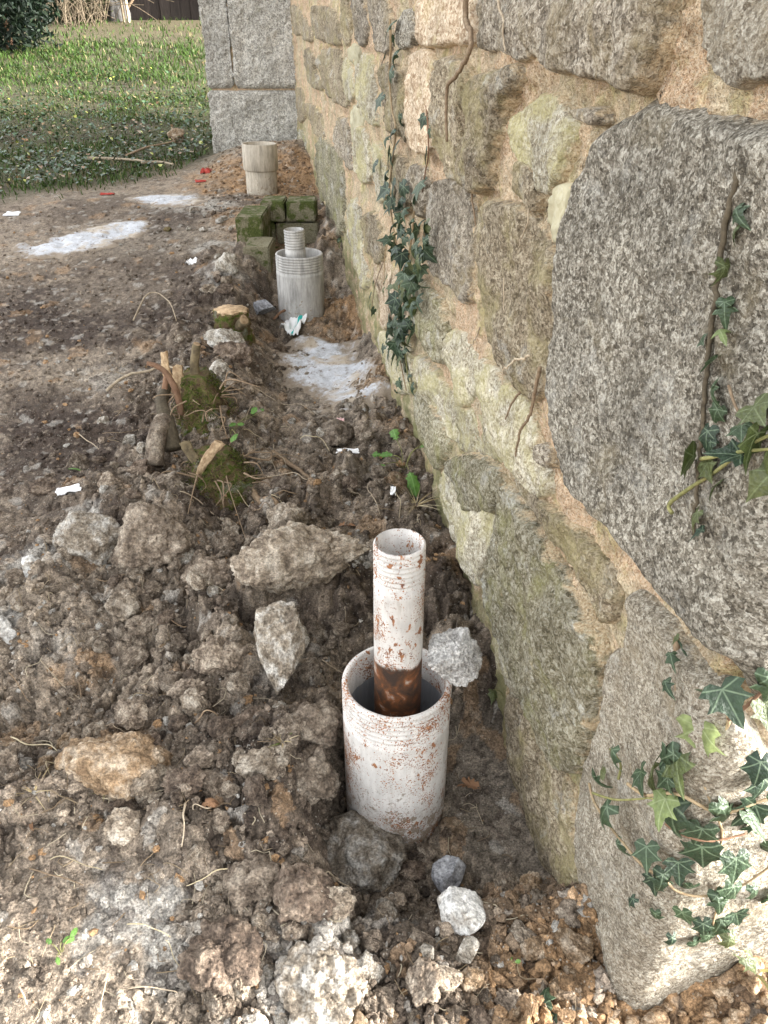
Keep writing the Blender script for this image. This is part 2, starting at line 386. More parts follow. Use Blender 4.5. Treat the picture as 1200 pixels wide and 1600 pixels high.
def mk_pipe(name, base, rust_amt, band=None, streak=0.0, dirt=(.30, .25, .19)):
    k = NT(name); o = k.obj(); sx = k.n('SeparateXYZ', Vector=o)
    so = k.obj((1, 1, .18)); n1 = k.noise(so, 60, 5, .7); n2 = k.noise(o, 330, 3, .6); n3 = k.noise(o, 14, 4, .6)
    c = k.ramp(n1, [(.30, tuple(x*(.78-.35*streak) for x in base)), (.60, base)])
    c = k.mul(c, k.ramp(n3, [(.3, .82), (.7, 1.08)]))
    c = k.mix(k.ramp(k.noise(so, 90, 5, .65), [(.58, 0.0), (.70, .35+.4*streak)]), c, dirt)
    if rust_amt:
        m = k.math('ADD', k.math('MULTIPLY', n2, .75), k.math('MULTIPLY', k.noise(o, 17, 4, .6), .55))
        rm = k.ramp(m, [(.745-.06*rust_amt, 0.0), (.765-.06*rust_amt, .95)])
        rc = k.ramp(k.noise(o, 120, 3), [(.3, (.13, .042, .016)), (.7, (.40, .165, .055))])
        m2 = k.math('ADD', k.noise(k.obj((1, 1, .55)), 75, 4, .65), k.math('MULTIPLY', k.noise(o, 8, 3, .5), .45)); rm = k.math('MAXIMUM', rm, k.ramp(m2, [(.835, 0.0), (.86, .95)]))
        c = k.mix(rm, c, rc)
    if band:
        zz = k.math('ADD', sx.outputs[2], k.math('MULTIPLY', k.math('SUBTRACT', k.noise(o, 30, 4), .5), .035))
        bm_ = k.math('MULTIPLY', k.ramp(zz, [(band[1]-.003, 1.0), (band[1]+.003, 0.0)]), 1.0)
        bc = k.ramp(k.noise(o, 32, 5, .6, .5), [(.36, (.035, .022, .016)), (.50, (.085, .038, .018)), (.60, (.19, .07, .026)), (.70, (.36, .31, .26))])
        c = k.mix(bm_, c, bc)
    mz = k.math('ADD', k.noise(o, 55, 6, .75), k.ramp(sx.outputs[2], [(.03, .22), (.16, .06), (.34, 0.0)])); mud_ = k.ramp(mz, [(.66, 0.0), (.72, .85)])
    c = k.mix(mud_, c, (.25, .195, .14))
    b = k.bump(n2, .0012, .5); b = k.bump(n1, .002, .4, b); b = k.bump(mud_, .0015, .6, b)
    k.b.inputs['Specular IOR Level'].default_value = .35
    return k.out(c, b, .62)
M['pipe_white'] = mk_pipe('rust_flecked_white_paint', (.66, .635, .60), .62)
M['pipe_white_in'] = mk_pipe('rust_flecked_white_paint_with_bare_band', (.66, .635, .60), .60, (0, .385))
M['pipe_grey'] = mk_pipe('weathered_grey_zinc', (.47, .455, .43), 0, None, .8, (.26, .24, .21))
M['pipe_buff'] = mk_pipe('weathered_buff_fibre', (.52, .46, .37), 0, None, .7, (.30, .26, .2))
M['pipe_bore'] = mk_pipe('dull_grey_bore', (.30, .31, .33), 0, None, .3)

def mk_moss():
    k = NT('mossy_bark'); o = k.obj(); n1 = k.noise(o, 45, 5, .65, .4); n2 = k.noise(o, 300, 4, .7); n3 = k.noise(o, 16, 4)
    c = k.ramp(n1, [(.40, (.13, .085, .05)), (.50, (.17, .135, .06)), (.57, (.10, .125, .022)), (.68, (.055, .08, .012))])
    c = k.mix(k.ramp(n3, [(.56, 0.), (.66, .7)]), c, (.30, .33, .26)); c = k.mul(c, k.ramp(n2, [(.2, .4), (.8, 1.6)]))
    return k.out(c, k.bump(n2, .008, .9, k.bump(n1, .01, .6)), .95)
M['moss_bark'] = mk_moss()
def mk_simple(name, c0, c1, sc, rough=.85, bumpd=.002, stretch=None, detail=5):
    k = NT(name); o = k.obj(stretch); n = k.noise(o, sc, detail, .65)
    c = k.ramp(n, [(.3, c0), (.7, c1)]); c = k.mul(c, k.ramp(k.n('ObjectInfo').outputs['Random'], [(0, .78), (1, 1.22)]))
    return k.out(c, k.bump(n, bumpd, .7), rough)
M['quartz'] = mk_clod('white_stone', (.34, .29, .23), (.58, .565, .53), (.70, .69, .67), .6)
M['slate'] = mk_clod('blue_grey_stone', (.19, .19, .195), (.31, .315, .335), (.44, .445, .46), .6)
M['cut_wood'] = mk_simple('fresh_sawn_wood', (.20, .125, .065), (.58, .43, .27), 70, .85, .006)
M['bark'] = mk_simple('brown_root_bark', (.12, .065, .038), (.27, .16, .10), 90, .85, .003, (1, 1, .4))
M['olive_bark'] = mk_simple('olive_bark', (.060, .046, .028), (.21, .165, .095), 55, .85, .003)
M['twig'] = mk_simple('dry_twig', (.26, .20, .135), (.50, .42, .31), 120)
M['dark_stem'] = mk_simple('dark_woody_stem', (.045, .036, .024), (.13, .105, .07), 120)
M['root'] = mk_simple('brown_wall_root', (.15, .10, .062), (.31, .23, .15), 150)
M['straw'] = mk_simple('straw', (.36, .29, .17), (.60, .52, .36), 80)
M['stem'] = mk_simple('tan_ivy_stem', (.24, .17, .095), (.44, .34, .21), 120)
M['stem_green'] = mk_simple('green_ivy_stem', (.13, .14, .05), (.30, .28, .12), 120)
M['dead_leaf'] = mk_simple('dead_brown_leaf', (.17, .09, .05), (.36, .21, .12), 60)
M['white_plastic'] = mk_simple('white_plastic_film', (.76, .76, .76), (.84, .84, .83), 40, .45)
M['teal'] = mk_simple('teal_print', (.02, .30, .27), (.03, .36, .33), 40, .45)
M['red_plastic'] = mk_simple('red_plastic', (.30, .03, .02), (.46, .06, .04), 40, .5)
M['pink'] = mk_simple('pink_scrap', (.6, .26, .26), (.75, .62, .6), 60, .6)
M['shed_wood'] = mk_simple('dark_weathered_boards', (.010, .008, .007), (.034, .026, .022), 12, .9, .004, (6, 6, .6))
M['white_wood'] = mk_simple('pale_bare_timber', (.22, .165, .10), (.34, .28, .20), 10, .8)
M['trunk'] = mk_simple('pale_grey_bark', (.045, .042, .038), (.12, .114, .106), 16, .9, .01)
M['bramble'] = mk_simple('dry_bramble_cane', (.09, .07, .045), (.24, .19, .13), 30)
M['mud'] = M['clod_tan']
def mk_leaf(name, ca, cb, vein, rough=.42, spec=.45):
    k = NT(name); o = k.obj(); r = k.n('ObjectInfo').outputs['Random']
    c = k.mix(r, ca, cb); sx = k.n('SeparateXYZ', Vector=o); x = k.math('ABSOLUTE', sx.outputs[0]); y = k.math('SUBTRACT', sx.outputs[1], .12)
    vm = None
    for ang in (0, 52, 105):
        a = R(ang); d = k.math('ABSOLUTE', k.math('SUBTRACT', k.math('MULTIPLY', x, math.cos(a)), k.math('MULTIPLY', y, math.sin(a))))
        al = k.math('ADD', k.math('MULTIPLY', x, math.sin(a)), k.math('MULTIPLY', y, math.cos(a)))
        g = k.math('MULTIPLY', k.ramp(d, [(.008, 1.0), (.028, 0.0)]), k.math('GREATER_THAN', al, 0.0))
        vm = g if vm is None else k.math('MAXIMUM', vm, g)
    c = k.mul(c, k.ramp(k.noise(o, 5, 4), [(.3, .65), (.7, 1.35)]))
    c = k.mix(k.math('MULTIPLY', vm, .6), c, vein)
    k.b.inputs['Specular IOR Level'].default_value = spec
    m = k.out(c, k.bump(k.noise(o, 8, 3), .02, .3), rough)
    # thin leaf: some light comes through
    tr = k.n('BsdfTranslucent', Color=c); mx = k.n('MixShader', Fac=.22)
    k.t.links.new(k.b.outputs[0], mx.inputs[1]); k.t.links.new(tr.outputs[0], mx.inputs[2])
    k.t.links.new(mx.outputs[0], k.t.nodes['Material Output'].inputs[0])
    return m
M['ivy'] = mk_leaf('dark_ivy_leaf', (.016, .034, .020), (.045, .075, .034), (.20, .27, .17))
M['ivy_pale'] = mk_leaf('pale_green_ivy_leaf', (.15, .20, .07), (.24, .28, .12), (.32, .37, .2), .5)
M['ivy_mid'] = mk_leaf('olive_ivy_leaf', (.055, .075, .022), (.10, .115, .045), (.2, .24, .12))
M['weed'] = mk_leaf('bright_green_leaf', (.07, .17, .02), (.13, .27, .05), (.22, .38, .12), .5)
def mk_grass():
    k = NT('grass_blade'); at = k.n('Attribute', _attribute_name='col').outputs['Color']
    k.out(at, None, .6); tr = k.n('BsdfTranslucent', Color=at); mx = k.n('MixShader', Fac=.20)
    k.t.links.new(k.b.outputs[0], mx.inputs[1]); k.t.links.new(tr.outputs[0], mx.inputs[2]); k.t.links.new(mx.outputs[0], k.t.nodes['Material Output'].inputs[0])
    return k.m
M['grass'] = mk_grass()
def mk_cement():
    k = NT('pale_cement_slurry'); o = k.obj(); n = k.noise(o, 22, 6, .65); n1 = k.noise(o, 260, 5, .7); n2 = k.noise(o, 9, 5, .6, .3)
    c = k.ramp(n, [(.3, (.40, .41, .43)), (.6, (.62, .64, .68))]); c = k.mul(c, k.ramp(n1, [(.25, .6), (.6, 1.05)]))
    c = k.mix(k.ramp(n2, [(.52, 0.), (.64, .75)]), c, (.42, .33, .22))
    c = k.mix(k.math('MULTIPLY', k.ramp(k.noise(o, 60, 5, .7), [(.56, 0.), (.64, .8)]), 1.), c, (.16, .115, .08))
    ed = k.math('ADD', k.n('Attribute', _attribute_name='col').outputs['Fac'], k.math('MULTIPLY', k.math('SUBTRACT', k.noise(o, 40, 6, .75), .5), 1.6))
    c = k.mix(k.ramp(ed, [(.12, 1.0), (.55, 0.0)]), c, k.mix(n1, (.15, .115, .085), (.36, .30, .23)))
    return k.out(c, k.bump(n1, .003, .8, k.bump(n, .006, .5)), .85)
M['cement'] = mk_cement()
def mk_mossbrick():
    k = NT('mossy_concrete_block'); o = k.obj(); n = k.noise(o, 20, 5, .65, .3); n1 = k.noise(o, 180, 5, .7); r = k.n('ObjectInfo').outputs['Random']
    c = k.ramp(n1, [(.3, (.11, .10, .06)), (.7, (.31, .28, .19))])
    m = k.ramp(k.math('ADD', n, k.math('MULTIPLY', k.math('SUBTRACT', r, .5), .22)), [(.48, 0.), (.56, .92)])
    c = k.mix(m, c, k.ramp(n1, [(.3, (.028, .042, .008)), (.7, (.10, .125, .024))]))
    return k.out(c, k.bump(n1, .008, .9), .95)
M['mossbrick'] = mk_mossbrick()

# ------------------------------------------------------------------ GROUND: one sheet to the horizon, finest where it lies nearest
def dense(a, b, k): return np.exp(np.arange(math.log(a), math.log(b), k))
ys = np.concatenate([[-60, -30, -15, -8, -4, -2, -1, -.5, -.2, 0, .1, .2, .26, .3, .34], dense(.36, 9., .0046), dense(9., 16, .012), [17, 19, 22, 26, 32, 40, 60, 90]])
us = np.concatenate([[-60, -30, -15, -8, -5, -3, -2, -1.5, -1.2, -1.0, -.85], np.arange(-.74, .52, .0024), [.54, .57, .6, .65, .7, .8, .9, 1.0, 1.2, 1.6, 2.2, 3, 5, 8, 15, 30, 60]])
YY = np.broadcast_to(ys[:, None], (len(ys), len(us))); XX = (np.clip(YY, .2, 12)+.30)*us[None, :]
X = XX.ravel(); Y = YY.ravel()
dz, gcol = soil(X, Y); fade = 1-sstep(12, 20, np.hypot(X, Y)); Z = smooth_z(X, Y) + dz*fade
# the earth stops at the foot of the pipes: keep it out of their bores
for i, (px_, py_) in enumerate(PIPES):
    ins = np.hypot(X-px_, Y-py_) < .092
    Z = np.where(ins, smooth_z(px_, py_) - .08, Z)
nearw = (1-sstep(3.0, 5.0, Y))*(np.abs(Y) < 6)
X = X + nearw*.007*(fbm(X, Y, Z, 34, 3)); Y = Y + nearw*.007*(fbm(X+7, Y, Z, 34, 3))
GV = np.stack([X, Y, Z], 1)
g = obj('ground', new_mesh('ground', GV, grid_faces(len(ys), len(us)), gcol), M['soil']); g['kind'] = 'structure'

# ------------------------------------------------------------------ STONE WALL, laid out in developed coordinates (t along the face, z up); t < 0 is the end face round the corner
RC = .035
def develop(t, z, h):
    t = np.asarray(t, float); z = np.asarray(z, float); h = np.asarray(h, float)
    phi = np.clip((RC-t)/(2*RC), 0, 1)*math.pi/2
    n = np.cos(phi)[..., None]*nM + np.sin(phi)[..., None]*nE
    cen = WC + RC*dM + RC*dE
    along = np.where(t > RC, t-RC, 0)[..., None]*dM + np.where(t < -RC, -RC-t, 0)[..., None]*dE
    p = cen + along + n*(RC+h)[..., None]
    return np.concatenate([p, z[..., None]], -1), np.concatenate([n, np.zeros(z.shape)[..., None]], -1)
def tz(px, py, off=.008):
    d = ray(px, py); base = WC + nM*off
    # d.xy*s = base + dM*t
    A = np.array([[d[0], -dM[0]], [d[1], -dM[1]]]); s, t = np.linalg.solve(A, base)
    if t < 0 or s < 0:
        base = WC + nE*off; A = np.array([[d[0], -dE[0]], [d[1], -dE[1]]]); s, t2 = np.linalg.solve(A, base); t = -t2
    return np.array([t, CAM_H + d[2]*s])
def wallpt(px, py, h=.01):
    t, z = tz(px, py, h); p, n = develop(np.array([t]), np.array([z]), np.array([h])); return p[0], n[0]
WALL_LEN = 5.45; WALL_H = 3.3
def wall_noise(t, z): 
    return .010*perlin(t*3.1, z*3.1, 4.2) + .006*perlin(t*9, z*9, 1.2)
wall = thing('stone_wall', 'old rubble stone house wall with ochre mortar, running back along the right', 'wall', (WC[0], WC[1], .0))
wall_inv = Matrix.Translation((-WC[0], -WC[1], 0))
def wobj(name, V, F, m, **kw):
    V = np.asarray(V) - np.array([WC[0], WC[1], 0]); return obj(name, new_mesh(name, V, F, **kw), m, wall)
tt = np.concatenate([np.linspace(-2.2, -.7, 20), np.linspace(-.68, -.05, 110), np.linspace(-.045, .05, 16), .05+np.geomspace(.004, WALL_LEN-.05, 620)])
tt = np.unique(np.round(tt, 5)); gap = np.concatenate([[True], np.diff(tt) > .0022]); tt = tt[gap]
zz = np.concatenate([[-.5, -.3], np.arange(-.15, 1.5, .0065), np.linspace(1.52, WALL_H, 60)])
T_, Z_ = np.meshgrid(tt, zz); tf = T_.ravel(); zf = Z_.ravel()
mh = -.009 - .010*(1-sstep(0, .035, np.abs(perlin(tf*6.5, zf*6.5, 9.1)+.25*perlin(tf*30, zf*30, 2.2))))*sstep(-.1, .3, perlin(tf*2.3, zf*2.3, 4.9)) + wall_noise(tf, zf) + .009*fbm(tf, zf, .7, 13, 5, .6) + .004*fbm(tf, zf, 2.7, 75, 3, .6) - .014*sstep(.45, .8, perlin(tf*17, zf*17, 5.5))
P, N = develop(tf, zf, mh); wobj('mortar', P, grid_faces(len(zz), len(tt)), M['mortar'])

def poly_sdf(poly, t, z):
    poly = np.asarray(poly); n = len(poly); d = np.full(t.shape, 1e9); ins = np.zeros(t.shape, bool)
    for i in range(n):
        a = poly[i]; b = poly[(i+1) % n]; e = b-a
        wx = t-a[0]; wz = z-a[1]; q = np.clip((wx*e[0]+wz*e[1])/(e@e+1e-12), 0, 1)
        d = np.minimum(d, np.hypot(wx-q*e[0], wz-q*e[1]))
        cnd = (a[1] > z) != (b[1] > z)
        ins ^= cnd & (t < (b[0]-a[0])*(z-a[1])/(b[1]-a[1]+1e-12)+a[0])
    return np.where(ins, d, -d)
def round_poly(P, it=1):
    P = np.asarray(P, float)
    for _ in range(it):
        Q = np.roll(P, -1, 0); P = np.stack([.75*P+.25*Q, .25*P+.75*Q], 1).reshape(-1, 2)
    return P
stone_n = 0
def stone(pts, m, proud=.012, res=2.3, edge=None, rough=1.0, raw=False, maxn=330):
    global stone_n
    stone_n += 1
    P = np.array([tz(*p) if not raw else p for p in pts]); P = round_poly(P, 1)
    lo = P.min(0); hi = P.max(0); ext = hi-lo; mar = .02
    if raw: nt_, nz_ = int(np.clip(ext[0]/.012, 10, 120)), int(np.clip(ext[1]/.012, 10, 120))
    else:
        q = np.array(pts, float); e = q.max(0)-q.min(0); nt_ = int(np.clip(e[0]/res, 26, maxn)); nz_ = int(np.clip(e[1]/res, 26, maxn*1.3))
    lt = np.linspace(lo[0]-mar, hi[0]+mar, nt_); lz = np.linspace(lo[1]-mar, hi[1]+mar, nz_)
    T, Zg = np.meshgrid(lt, lz); t = T.ravel(); z = Zg.ravel(); sd_ = stone_n*3.71
    size = math.sqrt(ext[0]*ext[1]); ed = edge or min(.013, .08*min(ext)+.003)
    # foreshortened far stones: keep the outline wobble in proportion to the stone
    wob = min(.010, .06*min(ext))
    s = poly_sdf(P, t, z) + wob*(fbm(t, z, sd_, 22, 3)*.6) + min(.016, .11*min(ext))
    prof = 1-(1-np.clip(s/ed, 0, 1))**2.2
    face = proud*(.75+.25*sstep(0, size*.3+.01, s))
    h = -.040 + (.040+face)*prof + np.where(s < 0, np.clip(s, -.02, 0)*1.5, 0)
    h = h + rough*prof*(.010*fbm(t, z, sd_, 7, 3)*min(1, size/.25) + .0055*fbm(t, z, sd_+3, 26, 3) + .0022*fbm(t, z, sd_+5, 95, 3))
    h = h + wall_noise(t, z)
    # a few planes split off the face
    a = perlin(t*5+sd_, z*5, sd_); h = h - rough*prof*.006*sstep(.15, .22, a)*min(1, size/.2)
    V, N = develop(t, z, h)
    F = grid_faces(nz_, nt_); keep = (s[F] > -.018).any(1); F = F[keep]
    rim = (1-sstep(0, min(.018, .10*min(ext)+.004), s))[:, None]*np.ones(3)
    V, F, rim = compact(V, F, rim)
    return wobj('stone', V, F, M[m], col=rim)

BIG = [(858,640),(859,560),(868,470),(874,400),(884,330),(900,270),(922,215),(950,182),(985,160),(1020,150),(1060,160),(1110,172),(1200,182),(1290,190),(1380,195)]
zt = tz(1200, 182)[1]
G_tz = [tuple(tz(*p)) for p in BIG] + [(-.1, zt+.02), (-.33, zt-.02), (-.40, .75)] + [(-.36, .60), (-.12, .575)]
low = [(1145,1055),(1115,1030),(1080,1000),(1045,955),(1010,915),(980,870),(950,835),(915,800),(885,755),(868,700)]
G_tz += [tuple(tz(*p)) for p in low]
def stone_tz(P, m, proud, nt_, nz_, edge=.02, rough=1.0, seed=1.0):
    P = round_poly(np.array(P), 1); lo = P.min(0); hi = P.max(0); mar = .02
    lt = np.linspace(lo[0]-mar, hi[0]+mar, nt_); lz = np.linspace(lo[1]-mar, hi[1]+mar, nz_)
    T, Zg = np.meshgrid(lt, lz); t = T.ravel(); z = Zg.ravel()
    s = poly_sdf(P, t, z) + .004*fbm(t, z, seed, 22, 3) + .006
    prof = 1-(1-np.clip(s/edge, 0, 1))**2.2
    h = -.040 + (.040+proud)*prof + np.where(s < 0, np.clip(s, -.02, 0)*1.5, 0)
    h = h + rough*prof*(.014*fbm(t, z, seed, 4, 3) + .004*fbm(t, z, seed+3, 26, 3) + .0022*fbm(t, z, seed+5, 95, 4)) + wall_noise(t, z)
    V, N = develop(t, z, h); F = grid_faces(nz_, nt_); F = F[(s[F] > -.018).any(1)]; rim = (1-sstep(0, .022, s))[:, None]*np.ones(3); V, F, rim = compact(V, F, rim)
    return wobj('stone', V, F, M[m], col=rim)
so = stone_tz(G_tz, 'granite_dark', .018, 280, 310, .03, .8, 2.2)
so['label'] = 'large dark speckled granite boulder at the corner of the wall'
Fp = [(935,1022),(972,990),(977,915),(1000,925),(1030,960),(1057,1002),(1082,1032),(1112,1062),(1150,1085)]
F_tz = [tuple(tz(*p)) for p in Fp] + [(-.12, .545), (-.40, .57), (-.47, .30), (-.44, -.02), (-.1, .0), (-.01, -.02), (.03, -.03)]
F_tz += [tuple(tz(*p)) for p in [(940,1500),(915,1425),(895,1355),(892,1290),(889,1210),(905,1165),(922,1110),(931,1060)]]
so = stone_tz(F_tz, 'granite_light', .010, 240, 240, .025, .7, 5.2)
so['label'] = 'pale granite corner stone at the foot of the wall'
# stones beyond the end-face quoins and the courses above the picture
STONES = [
 ('granite_light', .010, [(1090,-40),(1098,60),(1110,95),(1130,125),(1150,138),(1165,120),(1200,122),(1300,122),(1300,-40)]),
 ('grey_stone', .024, [(830,-40),(1052,-40),(1045,20),(1035,60),(1020,100),(1000,133),(985,135),(965,120),(940,115),(900,108),(870,100),(845,85),(830,60)]),
 ('grey_stone', .012, [(738,-40),(824,-40),(824,30),(830,80),(815,92),(800,78),(780,73),(757,75),(745,72),(745,38)]),
 ('brown_stone', .030, [(690,105),(705,92),(720,108),(727,130),(728,162),(726,218),(718,248),(714,278),(700,276),(690,250),(682,220),(677,155),(682,120)]),
 ('brown_stone', .034, [(734,135),(775,120),(795,114),(808,118),(790,150),(783,175),(780,210),(770,240),(768,270),(752,298),(740,288),(724,278),(724,245),(734,220),(732,175)]),
 ('pale_stone', .010, [(800,180),(820,172),(840,150),(865,155),(875,175),(890,200),(880,250),(868,285),(858,302),(840,288),(830,270),(812,250),(800,240),(797,208)]),
 ('brown_stone', .008, [(805,252),(815,252),(838,282),(838,328),(825,325),(812,305),(807,275)]),
 ('lime_patch', .012, [(868,292),(893,288),(889,330),(880,358),(872,388),(860,350),(856,330)]),
 ('grey_stone', .018, [(895,172),(915,165),(938,172),(938,195),(922,198),(905,188)]),
 ('grey_stone', .012, [(668,290),(700,284),(725,300),(735,330),(731,380),(730,440),(728,470),(715,462),(700,445),(675,430),(668,400),(666,340)]),
 ('brown_stone', .016, [(752,328),(780,320),(815,332),(840,362),(852,382),(866,412),(866,450),(862,500),(854,540),(846,575),(840,612),(825,618),(808,602),(785,575),(768,550),(760,500),(757,450),(752,400)]),
 ('pale_stone', .010, [(690,525),(715,520),(735,550),(738,590),(735,625),(715,635),(698,600),(688,562)]),
 ('pale_stone', .012, [(642,556),(660,562),(678,588),(698,620),(712,650),(716,690),(700,690),(682,660),(664,625),(650,595)]),
 ('green_stone', .020, [(644,622),(655,611),(678,648),(696,690),(692,716),(681,735),(662,698),(648,656)]),
 ('pale_stone', .010, [(740,565),(760,574),(780,598),(805,618),(818,640),(828,665),(838,700),(845,735),(853,768),(835,772),(815,750),(795,735),(778,705),(762,680),(750,640),(742,600)]),
 ('pale_stone', .008, [(700,642),(725,642),(745,655),(760,690),(778,722),(760,718),(730,705),(706,698)]),
 ('grey_stone', .010, [(839,694),(858,694),(864,727),(850,731),(837,716)]),
 ('green_stone', .030, [(696,724),(726,712),(764,728),(780,746),(778,780),(764,797),(741,795),(726,788),(715,758)]),
 ('pale_stone', .018, [(681,754),(696,731),(715,765),(734,802),(767,802),(771,825),(763,862),(756,900),(749,913),(734,892),(715,859),(704,818),(689,784)]),
 ('green_stone', .026, [(782,769),(797,765),(820,810),(850,840),(861,877),(880,911),(899,949),(925,994),(930,1024),(926,1061),(915,1117),(901,1162),(897,1198),(880,1200),(857,1181),(850,1155),(824,1099),(805,1050),(782,997),(769,960),(764,919),(769,862),(779,810)]),
 ('brown_stone', .012, [(800,742),(825,762),(843,790),(884,812),(917,855),(949,889),(957,919),(952,960),(938,975),(921,940),(910,907),(884,870),(857,832),(843,810),(815,775)]),
 ('pale_stone', .010, [(764,986),(782,1001),(801,1042),(816,1084),(805,1095),(790,1072),(771,1031)]),
 ('brown_stone', .010, [(790,1087),(820,1094),(845,1150),(862,1200),(880,1240),(888,1300),(893,1350),(905,1440),(865,1420),(835,1330),(805,1240),(788,1150)]),
 # far part of the face
 ('brown_stone', .008, [(451,12),(460,9),(468,24),(480,40),(488,60),(478,64),(468,52),(458,54),(453,36)]),
 ('brown_stone', .010, [(480,12),(514,12),(524,36),(529,64),(522,70),(510,64),(496,62),(488,48)]),
 ('brown_stone', .008, [(526,-20),(537,-20),(541,36),(541,66),(536,70),(530,40)]),
 ('grey_stone', .012, [(543,-20),(563,-20),(568,30),(567,62),(558,70),(550,56),(546,24)]),
 ('grey_stone', .012, [(570,-20),(592,-20),(602,30),(609,64),(600,82),(588,72),(578,50),(574,28)]),
 ('granite_dark', .014, [(622,20),(632,15),(642,26),(646,50),(644,66),(630,74),(621,76),(619,50)]),
 ('warm_stone', .012, [(650,-30),(734,-30),(733,60),(728,66),(700,62),(672,72),(652,64),(648,40)]),
 ('brown_stone', .007, [(471,80),(482,78),(490,96),(488,112),(498,130),(500,140),(486,134),(478,124)]),
 ('brown_stone', .008, [(492,84),(524,76),(530,100),(534,128),(543,162),(534,166),(510,148),(498,128)]),
 ('pale_stone', .008, [(533,100),(538,88),(544,108),(549,132),(549,152),(542,160),(535,140),(533,120)]),
 ('pale_stone', .010, [(553,96),(568,86),(578,100),(580,140),(585,180),(587,196),(574,188),(558,160),(553,130)]),
 ('brown_stone', .010, [(589,104),(610,100),(622,130),(628,180),(629,220),(620,204),(602,200),(594,190),(591,160)]),
 ('warm_stone', .010, [(630,90),(650,80),(672,92),(674,140),(676,190),(672,230),(660,238),(642,232),(634,200),(628,150)]),
 ('brown_stone', .006, [(460,140),(470,138),(474,166),(476,184),(468,190),(460,170)]),
 ('brown_stone', .006, [(476,158),(496,174),(504,210),(504,220),(486,204),(478,180)]),
 ('green_stone', .006, [(462,200),(474,208),(478,240),(466,230)]),
 ('grey_stone', .010, [(524,188),(538,188),(543,220),(544,250),(546,266),(534,250),(522,224),(520,208)]),
 ('green_stone', .008, [(489,232),(498,212),(510,226),(524,236),(532,260),(534,300),(534,350),(530,368),(512,366),(500,330),(494,290)]),
 ('pale_stone', .008, [(552,204),(568,202),(574,240),(578,280),(560,284),(550,260)]),
 ('pale_stone', .009, [(580,224),(590,230),(596,270),(600,300),(588,320),(582,280)]),
 ('brown_stone', .010, [(608,248),(626,248),(632,280),(638,325),(616,340),(608,285)]),
 ('grey_stone', .010, [(638,266),(650,258),(664,276),(662,330),(650,340),(641,300)]),
 ('pale_stone', .010, [(546,316),(554,310),(559,340),(563,380),(566,410),(573,440),(568,454),(558,430),(548,400),(541,372),(542,350)]),
 ('brown_stone', .009, [(562,340),(580,330),(592,360),(596,400),(588,412),(574,396),(566,376)]),
 ('warm_stone', .008, [(575,414),(592,408),(630,440),(640,480),(636,515),(600,518),(586,480)]),
 ('pale_stone', .012, [(587,522),(610,517),(636,550),(640,580),(648,608),(622,616),(612,590),(594,560)]),
 ('green_stone', .026, [(645,480),(650,448),(660,442),(672,458),(684,480),(689,520),(687,570),(672,550),(655,524),(644,504)]),
 ('lime_patch', .004, [(541,68),(552,70),(556,84),(550,112),(543,100),(538,84)]),
 ('lime_patch', .004, [(545,168),(560,166),(568,184),(560,200),(549,230),(545,200)]),
 ('lime_patch', .004, [(432,18),(446,20),(448,60),(446,120),(440,100),(434,60)]),
]
for m, pr, pts in STONES:
    stone(pts, m, pr)
# courses above and on the end face, out of the picture but part of the same wall
r2 = random.Random(3)
z0 = 1.47
while z0 < WALL_H-.2:
    hh = r2.uniform(.20, .32); t0 = -1.9
    while t0 < WALL_LEN-.1:
        ll = r2.uniform(.28, .62); t1 = min(t0+ll, WALL_LEN-.02)
        if t1-t0 > .1:
            g_ = .016; j = lambda s=.03: r2.uniform(-s, s)
            P = [(t0+g_, z0+g_+abs(j(.02))), ((t0+t1)/2, z0+g_+j(.012)), (t1-g_, z0+g_+abs(j(.02))), (t1-g_+j(.012), z0+hh/2), (t1-g_-abs(j()), z0+hh-g_), ((t0+t1)/2, z0+hh-g_+j(.012)), (t0+g_+abs(j()), z0+hh-g_), (t0+g_+j(.012), z0+hh/2)]
            stone(P, r2.choice(['grey_stone', 'brown_stone', 'warm_stone', 'granite_light', 'pale_stone']), .012, raw=True)
        t0 = t1
    z0 += hh
for (a, b, c, d) in [(-.95, -.50, .05, .38), (-1.5, -1.0, .05, .42), (-.88, -.44, .42, .78), (-1.35, -.92, .45, .8), (-.8, -.36, .84, 1.12), (-1.3, -.84, .84, 1.15), (-.5, -.06, 1.16, 1.44), (-1.05, -.54, 1.18, 1.44)]:
    stone([(a+.02, c+.02), ((a+b)/2, c), (b-.02, c+.02), (b, (c+d)/2), (b-.03, d), ((a+b)/2, d+.01), (a+.02, d-.02), (a, (c+d)/2)], r2.choice(['granite_light', 'grey_stone', 'pale_stone']), .012, raw=True)
# body of the house behind the face (closes the wall and throws its shade)
def box_mesh(x0, y0, z0, x1, y1, z1):
    V = [(x0,y0,z0),(x1,y0,z0),(x1,y1,z0),(x0,y1,z0),(x0,y0,z1),(x1,y0,z1),(x1,y1,z1),(x0,y1,z1)]
    return V, [(0,3,2,1),(4,5,6,7),(0,1,5,4),(1,2,6,5),(2,3,7,6),(3,0,4,7)]
def prism_core():
    q = lambda a, b: (WC + dM*a + dE*b)
    a0, a1, b0, b1 = .06, WALL_LEN+.6, .06, 2.2
    P4 = [q(a0, b0), q(a1, b0), q(a1, b1), q(a0, b1)]
    V = [(p[0], p[1], -.4) for p in P4] + [(p[0], p[1], WALL_H) for p in P4]
    return V, [(0,3,2,1),(4,5,6,7),(0,1,5,4),(1,2,6,5),(2,3,7,6),(3,0,4,7)]
V, F = prism_core(); wobj('wall_core', V, F, M['grey_stone'], smooth=False)

